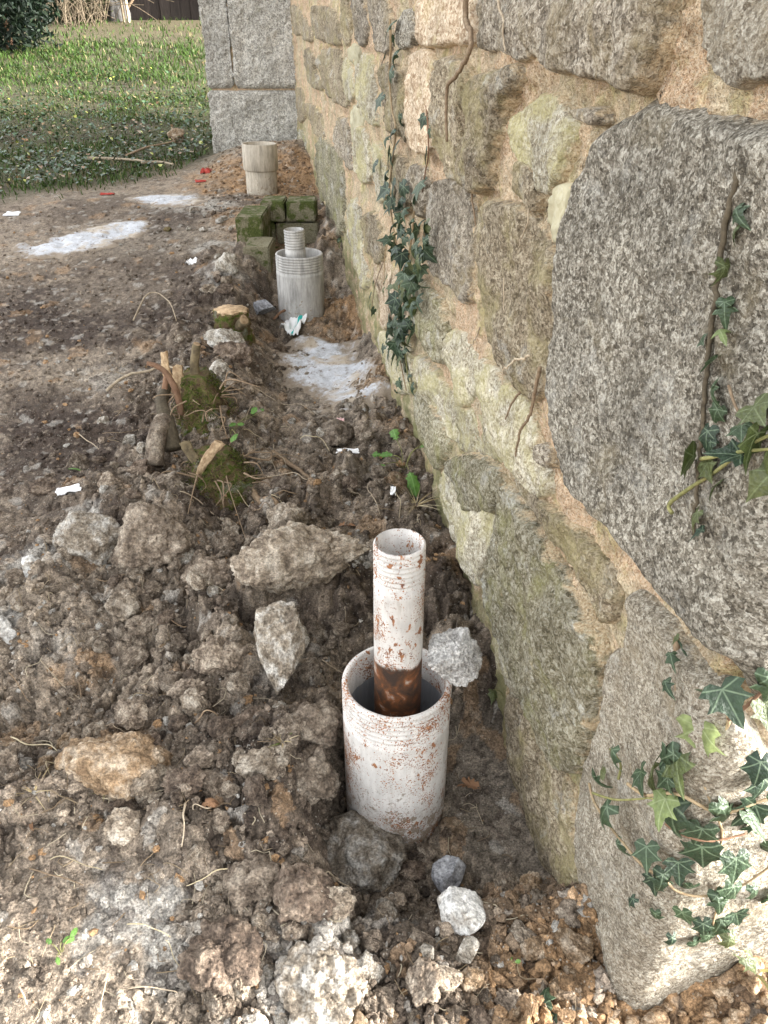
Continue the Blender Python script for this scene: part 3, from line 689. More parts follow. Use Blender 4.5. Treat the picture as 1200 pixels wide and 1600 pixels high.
# ------------------------------------------------------------------ GRANITE BUTTRESS at the far end, three dressed blocks
by = 5.87; bx1 = float(wall_x(by))+.02
def px_at(px, py, Y): d = ray(px, py); s = Y/d[1]; return np.array([d[0]*s, Y, CAM_H+d[2]*s])
pl = thing('granite_pillar', 'pale grey dressed granite pillar standing out at the far end of the wall', 'pillar', (-.85, by, .4))
def dressed(x0, x1, z0, z1, y0, y1):
    nx = max(int((x1-x0)/.012), 6); nz = max(int((z1-z0)/.012), 6)
    ny = 20; pts = []
    # front face plus two sides as one bent sheet, plus a lid
    uu = np.concatenate([np.full(ny, 0.0), np.linspace(0, 1, nx), np.full(ny, 1.0)]); vv = np.concatenate([np.linspace(1, 0, ny), np.zeros(nx), np.linspace(0, 1, ny)])
    zc = np.linspace(z0, z1, nz); U, Zc = np.meshgrid(uu, zc); Vv, _ = np.meshgrid(vv, zc)
    ez = np.minimum(Zc-z0, z1-Zc); ex = np.minimum(U, 1-U)*(x1-x0); rr = .022
    ins = rr*(1-np.clip((ez+.004*fbm(Xp0:=x0+U*(x1-x0), Zc, 1.7, 20, 3))/rr, 0, 1))**2
    Xp = x0+U*(x1-x0); Yp = y0+Vv*(y1-y0)
    nn = .010*fbm(Xp, Yp+Zc, 3.1, 7, 3)+.006*fbm(Xp, Zc, 7.1+Yp, 45, 3)
    front = (Vv <= 1e-6)
    Yp = Yp + np.where(front, ins+nn*1.2, 0); Xp = Xp + np.where(U < .5, 1, -1)*np.where((U <= 1e-6) | (U >= 1-1e-6), ins+nn, 0)
    V = np.stack([Xp, Yp, Zc], -1).reshape(-1, 3); n = len(uu)
    F = [tuple(f) for f in grid_faces(nz, n)] + [tuple(range((nz-1)*n, nz*n)), tuple(range(n))[::-1]]
    me = new_mesh('granite_block', V-np.array([-.85, by, .4]), F); return obj('granite_block', me, M['granite_dressed'], pl)
xa = px_at(330, 200, by)[0]; xm = px_at(366, 135, by)[0]; zj = px_at(400, 140, by)[2]; zb = .25
zj0 = zj
dressed(xa, bx1, zb, zj0-.006, by, by+.75)
dressed(xa+.005, xm-.007, zj0+.005, zj0+1.15, by+.004, by+.75)
dressed(xm+.007, bx1, zj0+.005, zj0+1.02, by+.002, by+.75)
dressed(xa, bx1, zj0+1.16, zj0+1.75, by+.003, by+.75); dressed(xa+.01, bx1, zj0+1.76, zj0+2.6, by+.002, by+.75)
V, F = box_mesh(xa+.03-(-.85), .03, -.2, bx1+.85, .74, 2.55); obj('mortar_bed', new_mesh('mortar_bed', V, F, smooth=False), M['mortar'], pl)

# ------------------------------------------------------------------ PIPES
def pipe_profile(r, wall_t, z0, z1, th_n=7, th_p=.0085, th_d=.0022, th_top=.004):
    o = [(r*.998, z0)]
    zt0 = z1-th_top-th_n*th_p
    for q in np.linspace(0.02, 1, 24): o.append((r, z0+(zt0-z0)*q))
    for k_ in range(th_n*8+1):
        q = k_/8.; o.append((r-th_d*.8*(.5-.5*math.cos(2*math.pi*q))**2.5, zt0+q*th_p))
    return o, zt0
def make_pipe(name, label, x, y, z0, z1, r, mat_, group, th=7, tp=.0085, td=.0026, bore='pipe_bore', tilt=(0, 0), wt=.010):
    t = thing(name, label, 'pipe', (x, y, z0), 0, group); t.rotation_euler = (tilt[0], tilt[1], 0); H = z1-z0
    prof, zt0 = pipe_profile(r, .01, 0, H, th, tp, td)
    body = [p for p in prof if p[1] <= zt0+1e-6]
    V, F = lathe(body, 96); V[:, :2] *= (1+.004*fbm(V[:, 0], V[:, 1], V[:, 2], 12, 2))[:, None]
    obj('tube', new_mesh('tube', V, F), M[mat_], t)
    thr = [p for p in prof if p[1] >= zt0-1e-6]; thr += [(r-.002, H-.001), (r-.004, H+.0005), (r-wt+.002, H), (r-wt, H-.002), (r-wt, zt0-.002)]
    V, F = lathe(thr, 96); V[:, :2] *= (1+.006*fbm(V[:, 0], V[:, 1], V[:, 2], 40, 2))[:, None]
    obj('thread', new_mesh('thread', V, F), M[mat_], t)
    V, F = lathe([(r-wt, zt0), (r-wt-.0005, H*.4), (r-wt, -.02), (.001, -.02)], 64); obj('bore', new_mesh('bore', V, F), M[bore], t)
    return t
GP = 'steel tubes along the wall'
make_pipe('outer_pipe', 'wide rust flecked white steel pipe in the hole nearest the camera', .022, .97, -.05, .305, .095, 'pipe_white', GP, 6, .0105, .0055)
make_pipe('inner_pipe', 'narrow white threaded pipe with a rusty bare foot, inside the nearest wide pipe', .024, .978, -.03, .585, .041, 'pipe_white_in', GP, 7, .009, .0042, wt=.0055)
make_pipe('outer_pipe', 'wide grey threaded pipe standing in the middle trench', -.344, 3.16, .16, .50, .095, 'pipe_grey', GP, 6, .0105, .004, tilt=(0, R(.6)))
make_pipe('inner_pipe', 'narrow grey threaded pipe standing up out of the middle wide pipe', -.352, 3.165, .17, .59, .041, 'pipe_grey', GP, 7, .0105, .004, tilt=(0, R(-.5)), wt=.006)
t3 = thing('collared_pipe', 'buff grey pipe with a raised collar in front of the granite pillar', 'pipe', (-.678, 4.57, .42), 0, GP)
t3.rotation_euler = (0, R(.8), 0)
V, F = lathe([(.085, -.05), (.085, .10), (.0853, .198)], 80); obj('tube', new_mesh('tube', V, F), M['pipe_buff'], t3)
V, F = lathe([(.0855, .188), (.092, .190), (.095, .194), (.095, .25), (.0945, .318), (.093, .321), (.086, .321), (.084, .318), (.084, .2)], 80); obj('collar', new_mesh('collar', V, F), M['pipe_buff'], t3)
V, F = lathe([(.0838, .3), (.08, .30), (.03, .292), (.001, .290)], 60); V[:, 2] += .004*fbm(V[:, 0], V[:, 1], .2, 50, 3); obj('infill', new_mesh('infill', V, F), M['concrete'], t3)

# ------------------------------------------------------------------ lumps: rocks and clods
def rock_shape(seed, sub=4, planes=9, noise=.05, fine=.02, jag=.55, far=1.0):
    q = np.random.default_rng(seed); V, F = ico(sub)
    n = q.normal(size=(planes, 3)); n /= np.linalg.norm(n, axis=1)[:, None]; dist = q.uniform(jag, far, planes)
    dots = V @ n.T; rad = np.min(np.where(dots > .08, dist[None]/np.maximum(dots, .08), 9), axis=1); rad = np.minimum(rad, 1.12)
    rad = rad*(1+noise*fbm(V[:, 0]+seed, V[:, 1], V[:, 2], 2.2, 3) + fine*fbm(V[:, 0]+seed, V[:, 1], V[:, 2], 9, 3))
    return V*rad[:, None], F
def clod_shape(seed, sub=4):
    V, F = rock_shape(seed*7+1, sub, 10, .16, .03, .60); D = ico(sub)[0]; o = seed*3.17
    f = lambda k: worley3(V[:, 0]*k+o, V[:, 1]*k+o*.7, V[:, 2]*k, seed)
    g = .20*f(2.6) + .13*f(6.0) + .075*f(13.0) + .03*fbm(V[:, 0]+o, V[:, 1], V[:, 2], 18, 2) - .20
    return V + D*g[:, None], F
def rough_shape(seed, sub):
    V, F = rock_shape(seed, sub, 13, .10, .03, .70); D = ico(sub)[0]
    return V + D*(.10*worley3(V[:, 0]*4+seed, V[:, 1]*4, V[:, 2]*4, seed)+.06*worley3(V[:, 0]*10, V[:, 1]*10+seed, V[:, 2]*10, seed)+.025*fbm(V[:, 0]+seed, V[:, 1], V[:, 2], 16, 3)-.08)[:, None], F
LUMPS = []
def put_lump(name, label, cat, px, py, wpx, hpx, m, kind='rock', seed=1, rot=None, sink=.25, sub=None, depth=None, group=None, zoff=0.0, flat=1.0, taper=0.0, thin=0.0):
    """a lump whose visible middle is at px, py and which spans wpx by hpx pixels; it lies on the ground under it"""
    X, Y, Z, S = hit(px, py + hpx*.25)
    a = wpx*S/FPX/2; el = math.atan2(CAM_H-Z, math.hypot(X, Y)); v = hpx*S/FPX/2
    b = a*.85 if depth is None else depth; b = min(b, v/max(math.sin(el), .3)*1.0)
    c = math.sqrt(max(v*v-(b*math.sin(el))**2, (.35*v)**2))/max(math.cos(el), .4); c = min(max(c, .40*a), 1.1*a)*flat
    sub = sub or (6 if wpx > 80 and kind != 'rock' else 5)
    V, F = rock_shape(seed, sub, *((11, .03, .012, .42, .70) if kind == 'rock' else (12, .10, .03, .66)))
    V = V/np.abs(V).max(0)*np.array([a, b, c])
    if kind != 'rock':       # crumbs and pits at their real size, so that long lumps do not look stretched
        D = ico(sub)[0]; o = seed*.37; A = 1.0 if kind == 'clod' else .55; u = lambda f_: worley3(V[:, 0]*f_+o, V[:, 1]*f_+o*3, V[:, 2]*f_, seed)
        q = min(a, b, c); V = V + D*(A*(.20*q*u(1.6/q/2)+.012*u(50.)+.006*u(110.)+.0025*u(230.))+.0012*fbm(V[:, 0], V[:, 1], V[:, 2]+o, 220, 3)-A*.13*q)[:, None]
    if thin: V[:, 1:] *= (1-thin*V[:, :1]/a)
    if taper: V[:, 0] *= 1-taper*np.clip(.5-V[:, 2]/(2*c), 0, 1)
    if rot: V = np.array(Euler([R(x) for x in rot]).to_matrix())@V.T; V = V.T
    zg = float(ground_z(X, Y)[0]); zg = .5*zg+.5*float(smooth_z(X, Y)); V[:, 2] -= V[:, 2].min(); LUMPS.append((X, Y, .8*max(a, b)))
    o = obj(name, new_mesh(name, V, F), M[m]); o.location = (X, Y, zg - sink*V[:, 2].max() + zoff); return tag(o, label, cat, group)

put_lump('concrete_lump', 'grey rough concrete lump lying in front of the nearest pipe', 'lump', 568, 1312, 168, 100, 'clod_chalk', 'rough', 21, (6, 4, -14), .3)
put_lump('flat_stone', 'smooth blue grey flat stone just below the nearest pipe', 'stone', 705, 1358, 62, 52, 'slate', 'rock', 33, (10, -6, 30), .3)
put_lump('white_stone', 'bright white angular stone in front of the nearest pipe', 'stone', 713, 1412, 90, 74, 'quartz', 'rock', 47, (12, 8, -20), .15)
put_lump('small_stone', 'cream stone touching the underside of the bright white stone', 'stone', 728, 1478, 46, 48, 'clod_white', 'rock', 51, (0, 0, 10), .2)
put_lump('small_stone', 'small beige stone left of the cream one below the white stone', 'stone', 668, 1487, 32, 36, 'clod_white', 'rock', 52, (0, 20, 40), .2)
put_lump('earth_slab', 'long pale crust of earth lying across behind the nearest pipe', 'lump', 478, 893, 215, 85, 'clod_tan', 'clod', 8, (-4, -10, 12), .12, depth=.075, thin=.45)
put_lump('pointed_block', 'pointed block with a white lower face left of the nearest pipe', 'block', 440, 1005, 108, 135, 'clod_chalk', 'rough', 63, (-14, 8, 10), .12, flat=1.25, taper=.75)
put_lump('ochre_lump', 'big crumbly ochre lump at the left of the nearest pipes', 'lump', 180, 1158, 160, 120, 'clod_orange', 'clod', 12, None, .5)
put_lump('chalky_lump', 'chalky white topped rock on the spoil heap at the left', 'rock', 140, 818, 100, 75, 'clod_chalk', 'rough', 71, (0, 12, -20), .4)
put_lump('earth_heap', 'large dark brown earth clod crowning the spoil heap', 'clod', 235, 815, 125, 110, 'clod', 'clod', 14, None, .45)
put_lump('pale_stone', 'pale flat stone at the left edge below the spoil heap', 'stone', 52, 880, 50, 34, 'quartz', 'rock', 81, None, .3)
put_lump('chalk_rock', 'white chalky rock cut by the left edge of the picture', 'rock', 8, 985, 42, 62, 'quartz', 'rough', 82, None, .3)
put_lump('concrete_chunk', 'flat grey concrete chunk beside the sawn stump', 'chunk', 356, 545, 66, 30, 'clod_white', 'rough', 91, (4, 6, -18), .05)
put_lump('dark_clod', 'dark earth clod under the flat concrete chunk', 'clod', 366, 568, 60, 36, 'clod_dark', 'clod', 19, None, .2)
put_lump('grey_stone', 'blue grey stone leaning against the foot of the middle pipe', 'stone', 411, 480, 40, 34, 'slate', 'rock', 95, None, .15)
put_lump('chalky_lump', 'lumpy white mortar piece between the concrete chunk and mossy stump', 'lump', 345, 590, 36, 32, 'clod_white', 'clod', 24, None, .2)
put_lump('pale_rubble', 'pale broken rubble piece left of the mossy block', 'rubble', 356, 412, 34, 34, 'clod_white', 'rough', 96, (0, 10, 0), .2)
put_lump('beige_stone', 'beige stone lying in the grass near the granite pillar', 'stone', 278, 216, 30, 22, 'clod_orange', 'rough', 97, None, .15)
put_lump('moss_ball', 'small green moss covered stone on the trodden earth', 'stone', 263, 359, 17, 11, 'moss_bark', 'rock', 98, None, .2)
put_lump('brown_lump', 'rounded brown earth lump in front of the near pipe at the left', 'clod', 470, 1375, 95, 80, 'clod_dark', 'clod', 27, None, .5)
put_lump('brown_lump', 'rounded dark earth lump at the bottom left of the clods', 'clod', 350, 1470, 115, 80, 'clod_dark', 'clod', 28, None, .45)
put_lump('tan_lump', 'tan clayey lump directly left of the nearest wide pipe', 'lump', 490, 1105, 75, 85, 'clod', 'clod', 31, None, .45)
put_lump('tan_lump', 'tan earth lump leaning on the left foot of the nearest pipe', 'lump', 480, 1195, 85, 75, 'clod', 'clod', 32, None, .45)
put_lump('chalky_lump', 'whitish crumbling lump at the bottom edge below the nearest pipe', 'lump', 505, 1505, 150, 100, 'clod_chalk', 'clod', 36, None, .6)
put_lump('brown_lump', 'brown lump with roots at the foot of the spoil heap', 'clod', 455, 830, 60, 46, 'clod_tan', 'clod', 37, None, .2)
put_lump('dark_lump', 'dark lump in the soil between near pipe and spoil heap', 'clod', 350, 1010, 85, 65, 'clod', 'clod', 38, None, .5)
put_lump('earth_lump', 'brown lump behind the long pale crust', 'clod', 330, 880, 85, 50, 'clod', 'clod', 39, None, .5)
put_lump('rubble', 'grey lump of rubble in the trench between the pipes', 'rubble', 525, 675, 58, 36, 'clod', 'clod', 41, None, .2)
put_lump('clay_lump', 'tan clay lump at the lower left among the clods', 'clod', 400, 1350, 85, 65, 'clod', 'clod', 42, None, .5)
put_lump('orange_bit', 'broken piece of orange brick at the bottom edge', 'brick', 560, 1592, 40, 30, 'clod_orange', 'rock', 43, None, .2)
# the lump balanced on the pipe's rim
V, F = rock_shape(111, 6, 11, .08, .03, .45, .72); V = V + ico(6)[0]*(.09*worley3(V[:, 0]*6, V[:, 1]*6+9, V[:, 2]*6, 3)+.05*worley3(V[:, 0]*15, V[:, 1]*15, V[:, 2]*15, 4))[:, None]; V = V/np.abs(V).max(0)*np.array([.055, .046, .056])
V = (np.array(Euler((R(12), R(-8), R(20))).to_matrix())@V.T).T; V[:, 2] -= V[:, 2].min()
o = obj('concrete_lump', new_mesh('concrete_lump', V, F), M['concrete']); o.location = (.022+.088, .97-.002, .302); tag(o, 'grey concrete lump balanced on the rim of the nearest pipe', 'lump')
# ------------------------------------------------------------------ clods and crumbs
CV = [new_mesh('soil_clod', *(lambda VF: (VF[0]*.030, VF[1]))(clod_shape(200+i, 5))) for i in range(12)]
CR = [new_mesh('rubble_stone', *(lambda VF: (VF[0]*.025, VF[1]))(rough_shape(300+i, 5))) for i in range(8)]
TREND = [('clod_dark', 'dark'), ('clod', 'brown'), ('clod_tan', 'tan'), ('clod_white', 'chalky'), ('clod_orange', 'ochre')]
variants = {}
def variant(i, key, rocky):
    src = CR if rocky else CV
    kk = (i % len(src), key, rocky)
    if kk not in variants:
        me = src[kk[0]].copy(); me.materials.append(M[key]); variants[kk] = me
    return variants[kk]
def free_of(X, Y, r):
    if X > wall_x(Y) - r - .01: return False
    for i, (a, b) in enumerate(PIPES):
        if math.hypot(X-a, Y-b) < .098+r*.9: return False
    return True
def tone_at(X, Y):
    def s(lst): return max([w_*math.exp(-((X-a)**2+(Y-b)**2)/(r*r)) for a, b, r, w_ in lst])
    v = {'clod_dark': s(DARK)+.12, 'clod': .50, 'clod_tan': s(TAN)*.8+.30, 'clod_white': s(WHITE)*.9+.08, 'clod_orange': s(ORANGE)+.04}
    ks = list(v); p = np.array([v[k_] for k_ in ks])**1.5; return ks[rng.choice(len(ks), p=p/p.sum())]
ZONES = [ # px box, number, size range in metres, where (for the label)
 ((180, 900, 540, 1300), 70, (.014, .040), 'in the heap left of nearest pipe'),
 ((300, 1290, 900, 1600), 75, (.010, .032), 'before the nearest pipe'),
 ((0, 900, 200, 1240), 30, (.010, .030), 'by the ochre lump'),
 ((60, 720, 420, 900), 35, (.014, .036), 'on the spoil heap'),
 ((380, 560, 680, 860), 35, (.012, .030), 'in the trench between pipes'),
 ((280, 380, 470, 680), 30, (.014, .036), 'around the stumps'),
]
placed = list(LUMPS)
for (x0, y0, x1, y1), n, (s0, s1), where in ZONES:
    cnt = 0; tries = 0
    while cnt < n and tries < n*12:
        tries += 1
        px, py = rng.uniform(x0, x1), rng.uniform(y0, y1); X, Y, Zs, S = hit(px, py)
        r = s0 + (s1-s0)*rng.random()**2.2
        if 440 < px < 610 and 520 < py < 660: continue
        if X > .1 and .8 < Y < 1.15 and r > .012: continue
        if not free_of(X, Y, r) or any((X-a)**2+(Y-b)**2 < (.62*(r+c_))**2 for a, b, c_ in placed): continue
        placed.append((X, Y, r)); key = tone_at(X, Y); rocky = (key in ('clod_white', 'clod_orange') and rng.random() < .6) or rng.random() < .15
        nm = 'rubble_stone' if rocky else 'soil_clod'; word = dict(TREND)[key]
        o = bpy.data.objects.new(nm, variant(int(rng.integers(99)), key, rocky)); C.objects.link(o)
        sc = r*np.array([1, rng.uniform(.7, 1.1), rng.uniform(.55, .9)]); o.scale = sc/(.025 if rocky else .030)
        o.rotation_euler = (rng.uniform(-.5, .5), rng.uniform(-.5, .5), rng.uniform(0, 6.28))
        o.location = (X, Y, float(ground_z(X, Y)[0]) + .25*sc[2])
        siz = 'tiny' if r < .45*s1 else 'small' if r < .62*s1 else 'larger'; part = ('upper ' if py < (y0+y1)/2 else 'lower ')+('left' if px < (x0+x1)/2 else 'right')
        word = siz+' '+word; where2 = where+f', {part} part'
        tag(o, f"{word} {'broken stone' if rocky else 'crumbly soil clod'} {where2}", 'stone' if rocky else 'clod', f"{word} {'stones' if rocky else 'clods'} {where}")
        cnt += 1
# crumbs: far too many to count
def crumbs(name, label, cat, boxes, mtl, shape_sub=1):
    V0, F0 = ico(shape_sub); Vs = []; Fs = []; Cs = []; off = 0
    for (x0, y0, x1, y1), n, (s0, s1) in boxes:
        px = rng.uniform(x0, x1, n); py = rng.uniform(y0, y1, n)
        # march every ray at once, coarsely
        d = np.stack([(px-600)/FPX, cT+(800-py)/FPX*sT, -sT+(800-py)/FPX*cT], 1); s = np.full(n, .4); alive = np.ones(n, bool)
        for _ in range(26):
            zg = smooth_z(d[:, 0]*s, d[:, 1]*s); s = s + np.clip((CAM_H+d[:, 2]*s - zg)/np.maximum(-d[:, 2]+.12*d[:, 1], .08), -1, 1)*.8
        X = d[:, 0]*s; Y = d[:, 1]*s
        ok = (X < wall_x(Y)-.006) & (s > .4) & (Y < 7)
        for a, b in PIPES: ok &= np.hypot(X-a, Y-b) > .102
        ok &= ~((X < -.30) & (Y < .80) & (rng.random(n) < .7)); ok &= ~((X > .07) & (Y > .80) & (Y < 1.12) & (rng.random(n) < .93)); ok &= ~((np.abs(X+.19) < .13) & (np.abs(Y-2.55) < .26) & (rng.random(n) < .8))
        X, Y = X[ok], Y[ok]; dz_, cc = soil(X, Y); Zc = smooth_z(X, Y)+dz_
        m = len(X); r = s0+(s1-s0)*rng.random(m)**3
        jit = (1+.30*rng.normal(size=(m, len(V0), 1)).clip(-1.5, 1.5)) if shape_sub < 3 else (.75+.30*fbm(V0[None, :, 0]+X[:, None]*90, V0[None, :, 1]+Y[:, None]*90, V0[None, :, 2], 1.5, 4, .65))[..., None]; sc = np.stack([np.ones(m), rng.uniform(.6, 1.1, m), rng.uniform(.5, .9, m)], 1)
        th = rng.uniform(0, 6.28, m); VV = V0[None]*jit*(r[:, None]*sc)[:, None, :]
        co, si = np.cos(th)[:, None], np.sin(th)[:, None]
        xr = VV[..., 0]*co-VV[..., 1]*si; yr = VV[..., 0]*si+VV[..., 1]*co
        VV = np.stack([xr+X[:, None], yr+Y[:, None], VV[..., 2]+(Zc+.25*r)[:, None]], -1)
        tone = rng.uniform(.65, 1.3, m); col = cc*tone[:, None]; wht = rng.random(m); col[wht > .965] = cWHITE*rng.uniform(.7, 1.0); col[(wht > .86) & (wht < .9)] = cORG
        Vs.append(VV.reshape(-1, 3)); Fs.append((F0[None]+(np.arange(m)*len(V0))[:, None, None]+off).reshape(-1, 3)); off += m*len(V0)
        Cs.append(np.repeat(col, len(V0), 0))
    o = obj(name, new_mesh(name, np.concatenate(Vs), np.concatenate(Fs), np.concatenate(Cs), smooth=False), mtl); o['kind'] = 'stuff'; o['label'] = label; o['category'] = cat
    return o
crumbs('soil_crumbs', 'fine crumbs of earth and grit strewn over the dug ground', 'crumbs',
       [((0, 860, 900, 1600), 15000, (.0015, .009)), ((200, 560, 720, 900), 5200, (.002, .010)), ((0, 560, 220, 900), 1100, (.002, .008)), ((0, 320, 560, 600), 2200, (.003, .010)), ((320, 220, 520, 340), 1200, (.004, .014)), ((440, 460, 640, 640), 1500, (.003, .009)), ((780, 1350, 1000, 1600), 2500, (.002, .012))], M['soil'])
crumbs('soil_lumps', 'knobbly pea sized lumps of earth between the larger clods', 'soil lumps',
       [((100, 880, 900, 1600), 800, (.004, .017)), ((60, 640, 700, 900), 420, (.005, .018)), ((260, 380, 480, 660), 120, (.006, .018)), ((300, 250, 520, 340), 60, (.008, .02))], M['soil'], 3)
# ochre gravel round the corner of the house
GVs = []
for i in range(6):
    me = new_mesh('pebble', *(lambda VF: (VF[0]*.01, VF[1]))(rock_shape(400+i, 3, 12, .08, .04, .70))); me.materials.append(M['gravel']); GVs.append(me)
cnt = 0
while cnt < 230:
    px, py = rng.uniform(860, 1260), rng.uniform(1440, 1660)
    X, Y, Zs, S = hit(px, py)
    if (np.array([X, Y])-WC)@nE < .012 or X < .2: continue
    r = .0045+.010*rng.random()**2
    o = bpy.data.objects.new('pebble', GVs[int(rng.integers(6))]); C.objects.link(o); o.scale = np.array((1, rng.uniform(.7, 1), rng.uniform(.6, .9)))*r/.01; o.rotation_euler = (rng.uniform(0, 6), rng.uniform(0, 6), rng.uniform(0, 6))
    o.location = (X, Y, float(ground_z(X, Y)[0])+r*.35); tag(o, 'small ochre pebble in the gravel at the foot of the wall corner', 'pebble', 'ochre gravel pebbles by the wall corner'); cnt += 1

# ------------------------------------------------------------------ pale cement spills on the ground
def ground_sheet(name, label, cat, pts, m, th=.010, res=.010):
    P = round_poly(np.array([hit(*p)[:2] for p in pts]), 1); lo = P.min(0)-.05; hi = P.max(0)+.05
    nx, ny = int((hi[0]-lo[0])/res)+2, int((hi[1]-lo[1])/res)+2
    gx, gy = np.meshgrid(np.linspace(lo[0], hi[0], nx), np.linspace(lo[1], hi[1], ny)); x = gx.ravel(); y = gy.ravel()
    s = poly_sdf(P, x, y) + .05*fbm(x, y, 3.3, 7, 4)
    dz_ = soil(x, y)[0]; z = smooth_z(x, y) + .4*dz_ + .003 + th*sstep(-.05, .10, s) - .03*(1-sstep(-.08, .0, s)) - .010*sstep(.0, .7, fbm(x, y, 8.3, 9, 5, .6))
    e = sstep(-.03, .10, s)[:, None]*np.ones(3)
    F = grid_faces(ny, nx); F = F[(s[F] > -.05).any(1)]; V, F, e = compact(np.stack([x, y, z], 1), F, e)
    c = V.mean(0); c[2] = V[:, 2].min(); o = obj(name, new_mesh(name, V-c, F, e), M[m]); o.location = c; return tag(o, label, cat)
ground_sheet('cement_patch', 'pale blue white cement patch in the trench before the middle pipe', 'cement', [(450,545),(470,530),(520,525),(560,545),(585,580),(592,605),(560,635),(535,648),(515,640),(500,615),(470,605),(448,580)], 'cement', .009)
ground_sheet('cement_patch', 'pale dusty cement spill on the trodden earth at the left', 'cement', [(25,385),(80,375),(140,358),(190,345),(238,348),(230,362),(190,378),(140,395),(90,402),(40,398)], 'cement', .008, .012)
ground_sheet('cement_patch', 'thin pale sandy cement streak beyond the larger spill', 'cement', [(185,311),(240,303),(300,303),(322,312),(300,325),(240,320)], 'cement', .006, .014)

# ------------------------------------------------------------------ brick inspection box beside the middle pipe
bb = px_at(400, 420, 3.55)
box = thing('brick_box', 'small moss grown box of concrete blocks behind the middle pipe', 'brick box', (-.55, 3.6, .30))
def block(x0, x1, y0, y1, z0, z1, m='mossbrick', name='block'):
    import bmesh
    bm = bmesh.new(); bmesh.ops.create_cube(bm, size=1); bmesh.ops.scale(bm, vec=(x1-x0, y1-y0, z1-z0), verts=bm.verts)
    bmesh.ops.bevel(bm, geom=bm.edges[:], offset=.006, segments=2, affect='EDGES'); bmesh.ops.subdivide_edges(bm, edges=bm.edges[:], cuts=3, use_grid_fill=True)
    for v in bm.verts:
        v.co += Vector(v.co).normalized()*.004*float(fbm(v.co.x+x0, v.co.y, v.co.z, 25, 3))
    me = bpy.data.meshes.new(name); bm.to_mesh(me); bm.free(); o = obj(name, me, M[m], box)
    o.location = ((x0+x1)/2+.55, (y0+y1)/2-3.6, (z0+z1)/2-.30); return o
def bx(px, Y): return (px-600)/FPX*(Y*cT + (CAM_H-.45)*sT)
# left side block (upper, mossy), front-left block (lower), back courses
block(bx(373, 3.62), bx(414, 3.62), 3.57, 3.855, .36, .555)
block(bx(383, 3.42), bx(424, 3.42), 3.36, 3.565, .28, .475)
xb0, xb1 = bx(414, 4.0)+.004, bx(497, 4.0)
mid = bx(452, 4.0)
block(xb0, mid-.004, 3.86, 4.02, .478, .57); block(mid+.004, xb1, 3.864, 4.02, .478, .568)
block(xb0, bx(436, 4.0)-.004, 3.868, 4.02, .375, .47); block(bx(436, 4.0)+.004, xb1+.01, 3.862, 4.02, .375, .47)
block(xb0, xb1, 3.866, 4.02, .27, .368)
_floor = block(xb0-.02, xb1-.01, 3.58, 3.86, .2, .262, 'clod_dark', 'floor')

# ------------------------------------------------------------------ stumps, cut branches and roots
def stub(parent, P, r0, r1, bark, name='branch_stub', cut=True, n=14, slant=.28, sdir_=(.5, -.6, .3)):
    P = smooth_path(P, 6); m = len(P); q = np.linspace(0, 1, m); rad = r0+(r1-r0)*q
    rad = rad*(1+.10*fbm(q*3+r0*900, r1*50, 1, 1.3, 2)); V, F = tube(P, rad, n, False)
    th = np.tile(np.linspace(0, 2*math.pi, n, endpoint=False), m); ax = np.repeat(P, n, 0)
    V = ax+(V-ax)*(1+.16*fbm(np.cos(th)+r0*700, np.sin(th), np.repeat(q, n)*4, 1.4, 3)+.06*fbm(np.cos(th)*3, np.sin(th)*3+r0*500, np.repeat(q, n)*9, 2., 2))[:, None]
    if cut:
        T = P[-1]-P[-2]; T /= np.linalg.norm(T); u = np.array(sdir_); u = u-T*(u@T); u /= np.linalg.norm(u); k = (m-1)*n
        V[k:] += T*(slant*((V[k:]-P[-1])@u))[:, None]*-1.8; e = V[k:]; c = e.mean(0)
        o = obj(name, new_mesh(name, V, F), M[bark], parent)
        nn = np.cross(e[1]-e[0], e[n//3]-e[0]); nn /= np.linalg.norm(nn); nn = nn*np.sign(nn@T)
        V2 = np.concatenate([e-nn*.0005, c+(e-c)*.93+nn*.0012, c+(e-c)*.5+nn*.0016*rng.uniform(.4, 2.2, (n, 1)), c[None]+nn*.001])
        F2 = [tuple(f) for f in grid_faces(3, n, wrap=True)]+[(2*n+i, 2*n+(i+1) % n, 3*n) for i in range(n)]
        obj('cut_face', new_mesh('cut_face', V2, F2), M['cut_wood'], o)
    else:
        F = list(map(tuple, F))+[tuple(range(n))[::-1], tuple(range((m-1)*n, m*n))]; o = obj(name, new_mesh(name, V, F), M[bark], parent)
    return o
def trunk_mesh(rx, ry, h, seed, lean=(0, 0), flare=.25, sub=28, tap=.0):
    zs = np.linspace(-.06, h, sub); th = np.linspace(0, 2*math.pi, 44, endpoint=False); V = []
    for z in zs:
        q = (z+.06)/(h+.06); f = 1+flare*(1-q)**2
        rr = (1-tap*q**2.2)*(1+.22*fbm(np.cos(th)*1.2+seed, np.sin(th)*1.2, z*9, 1.6, 3)+.13*fbm(np.cos(th)*1.2+seed, np.sin(th)*1.2, z*18, 5, 2))
        V.append(np.stack([np.cos(th)*rx*f*rr+lean[0]*q, np.sin(th)*ry*f*rr+lean[1]*q, np.full(44, z)+(.0 if q < .99 else 0.)], 1))
    V = np.concatenate(V); F = [tuple(f) for f in grid_faces(sub, 44, wrap=True)]
    return V, F
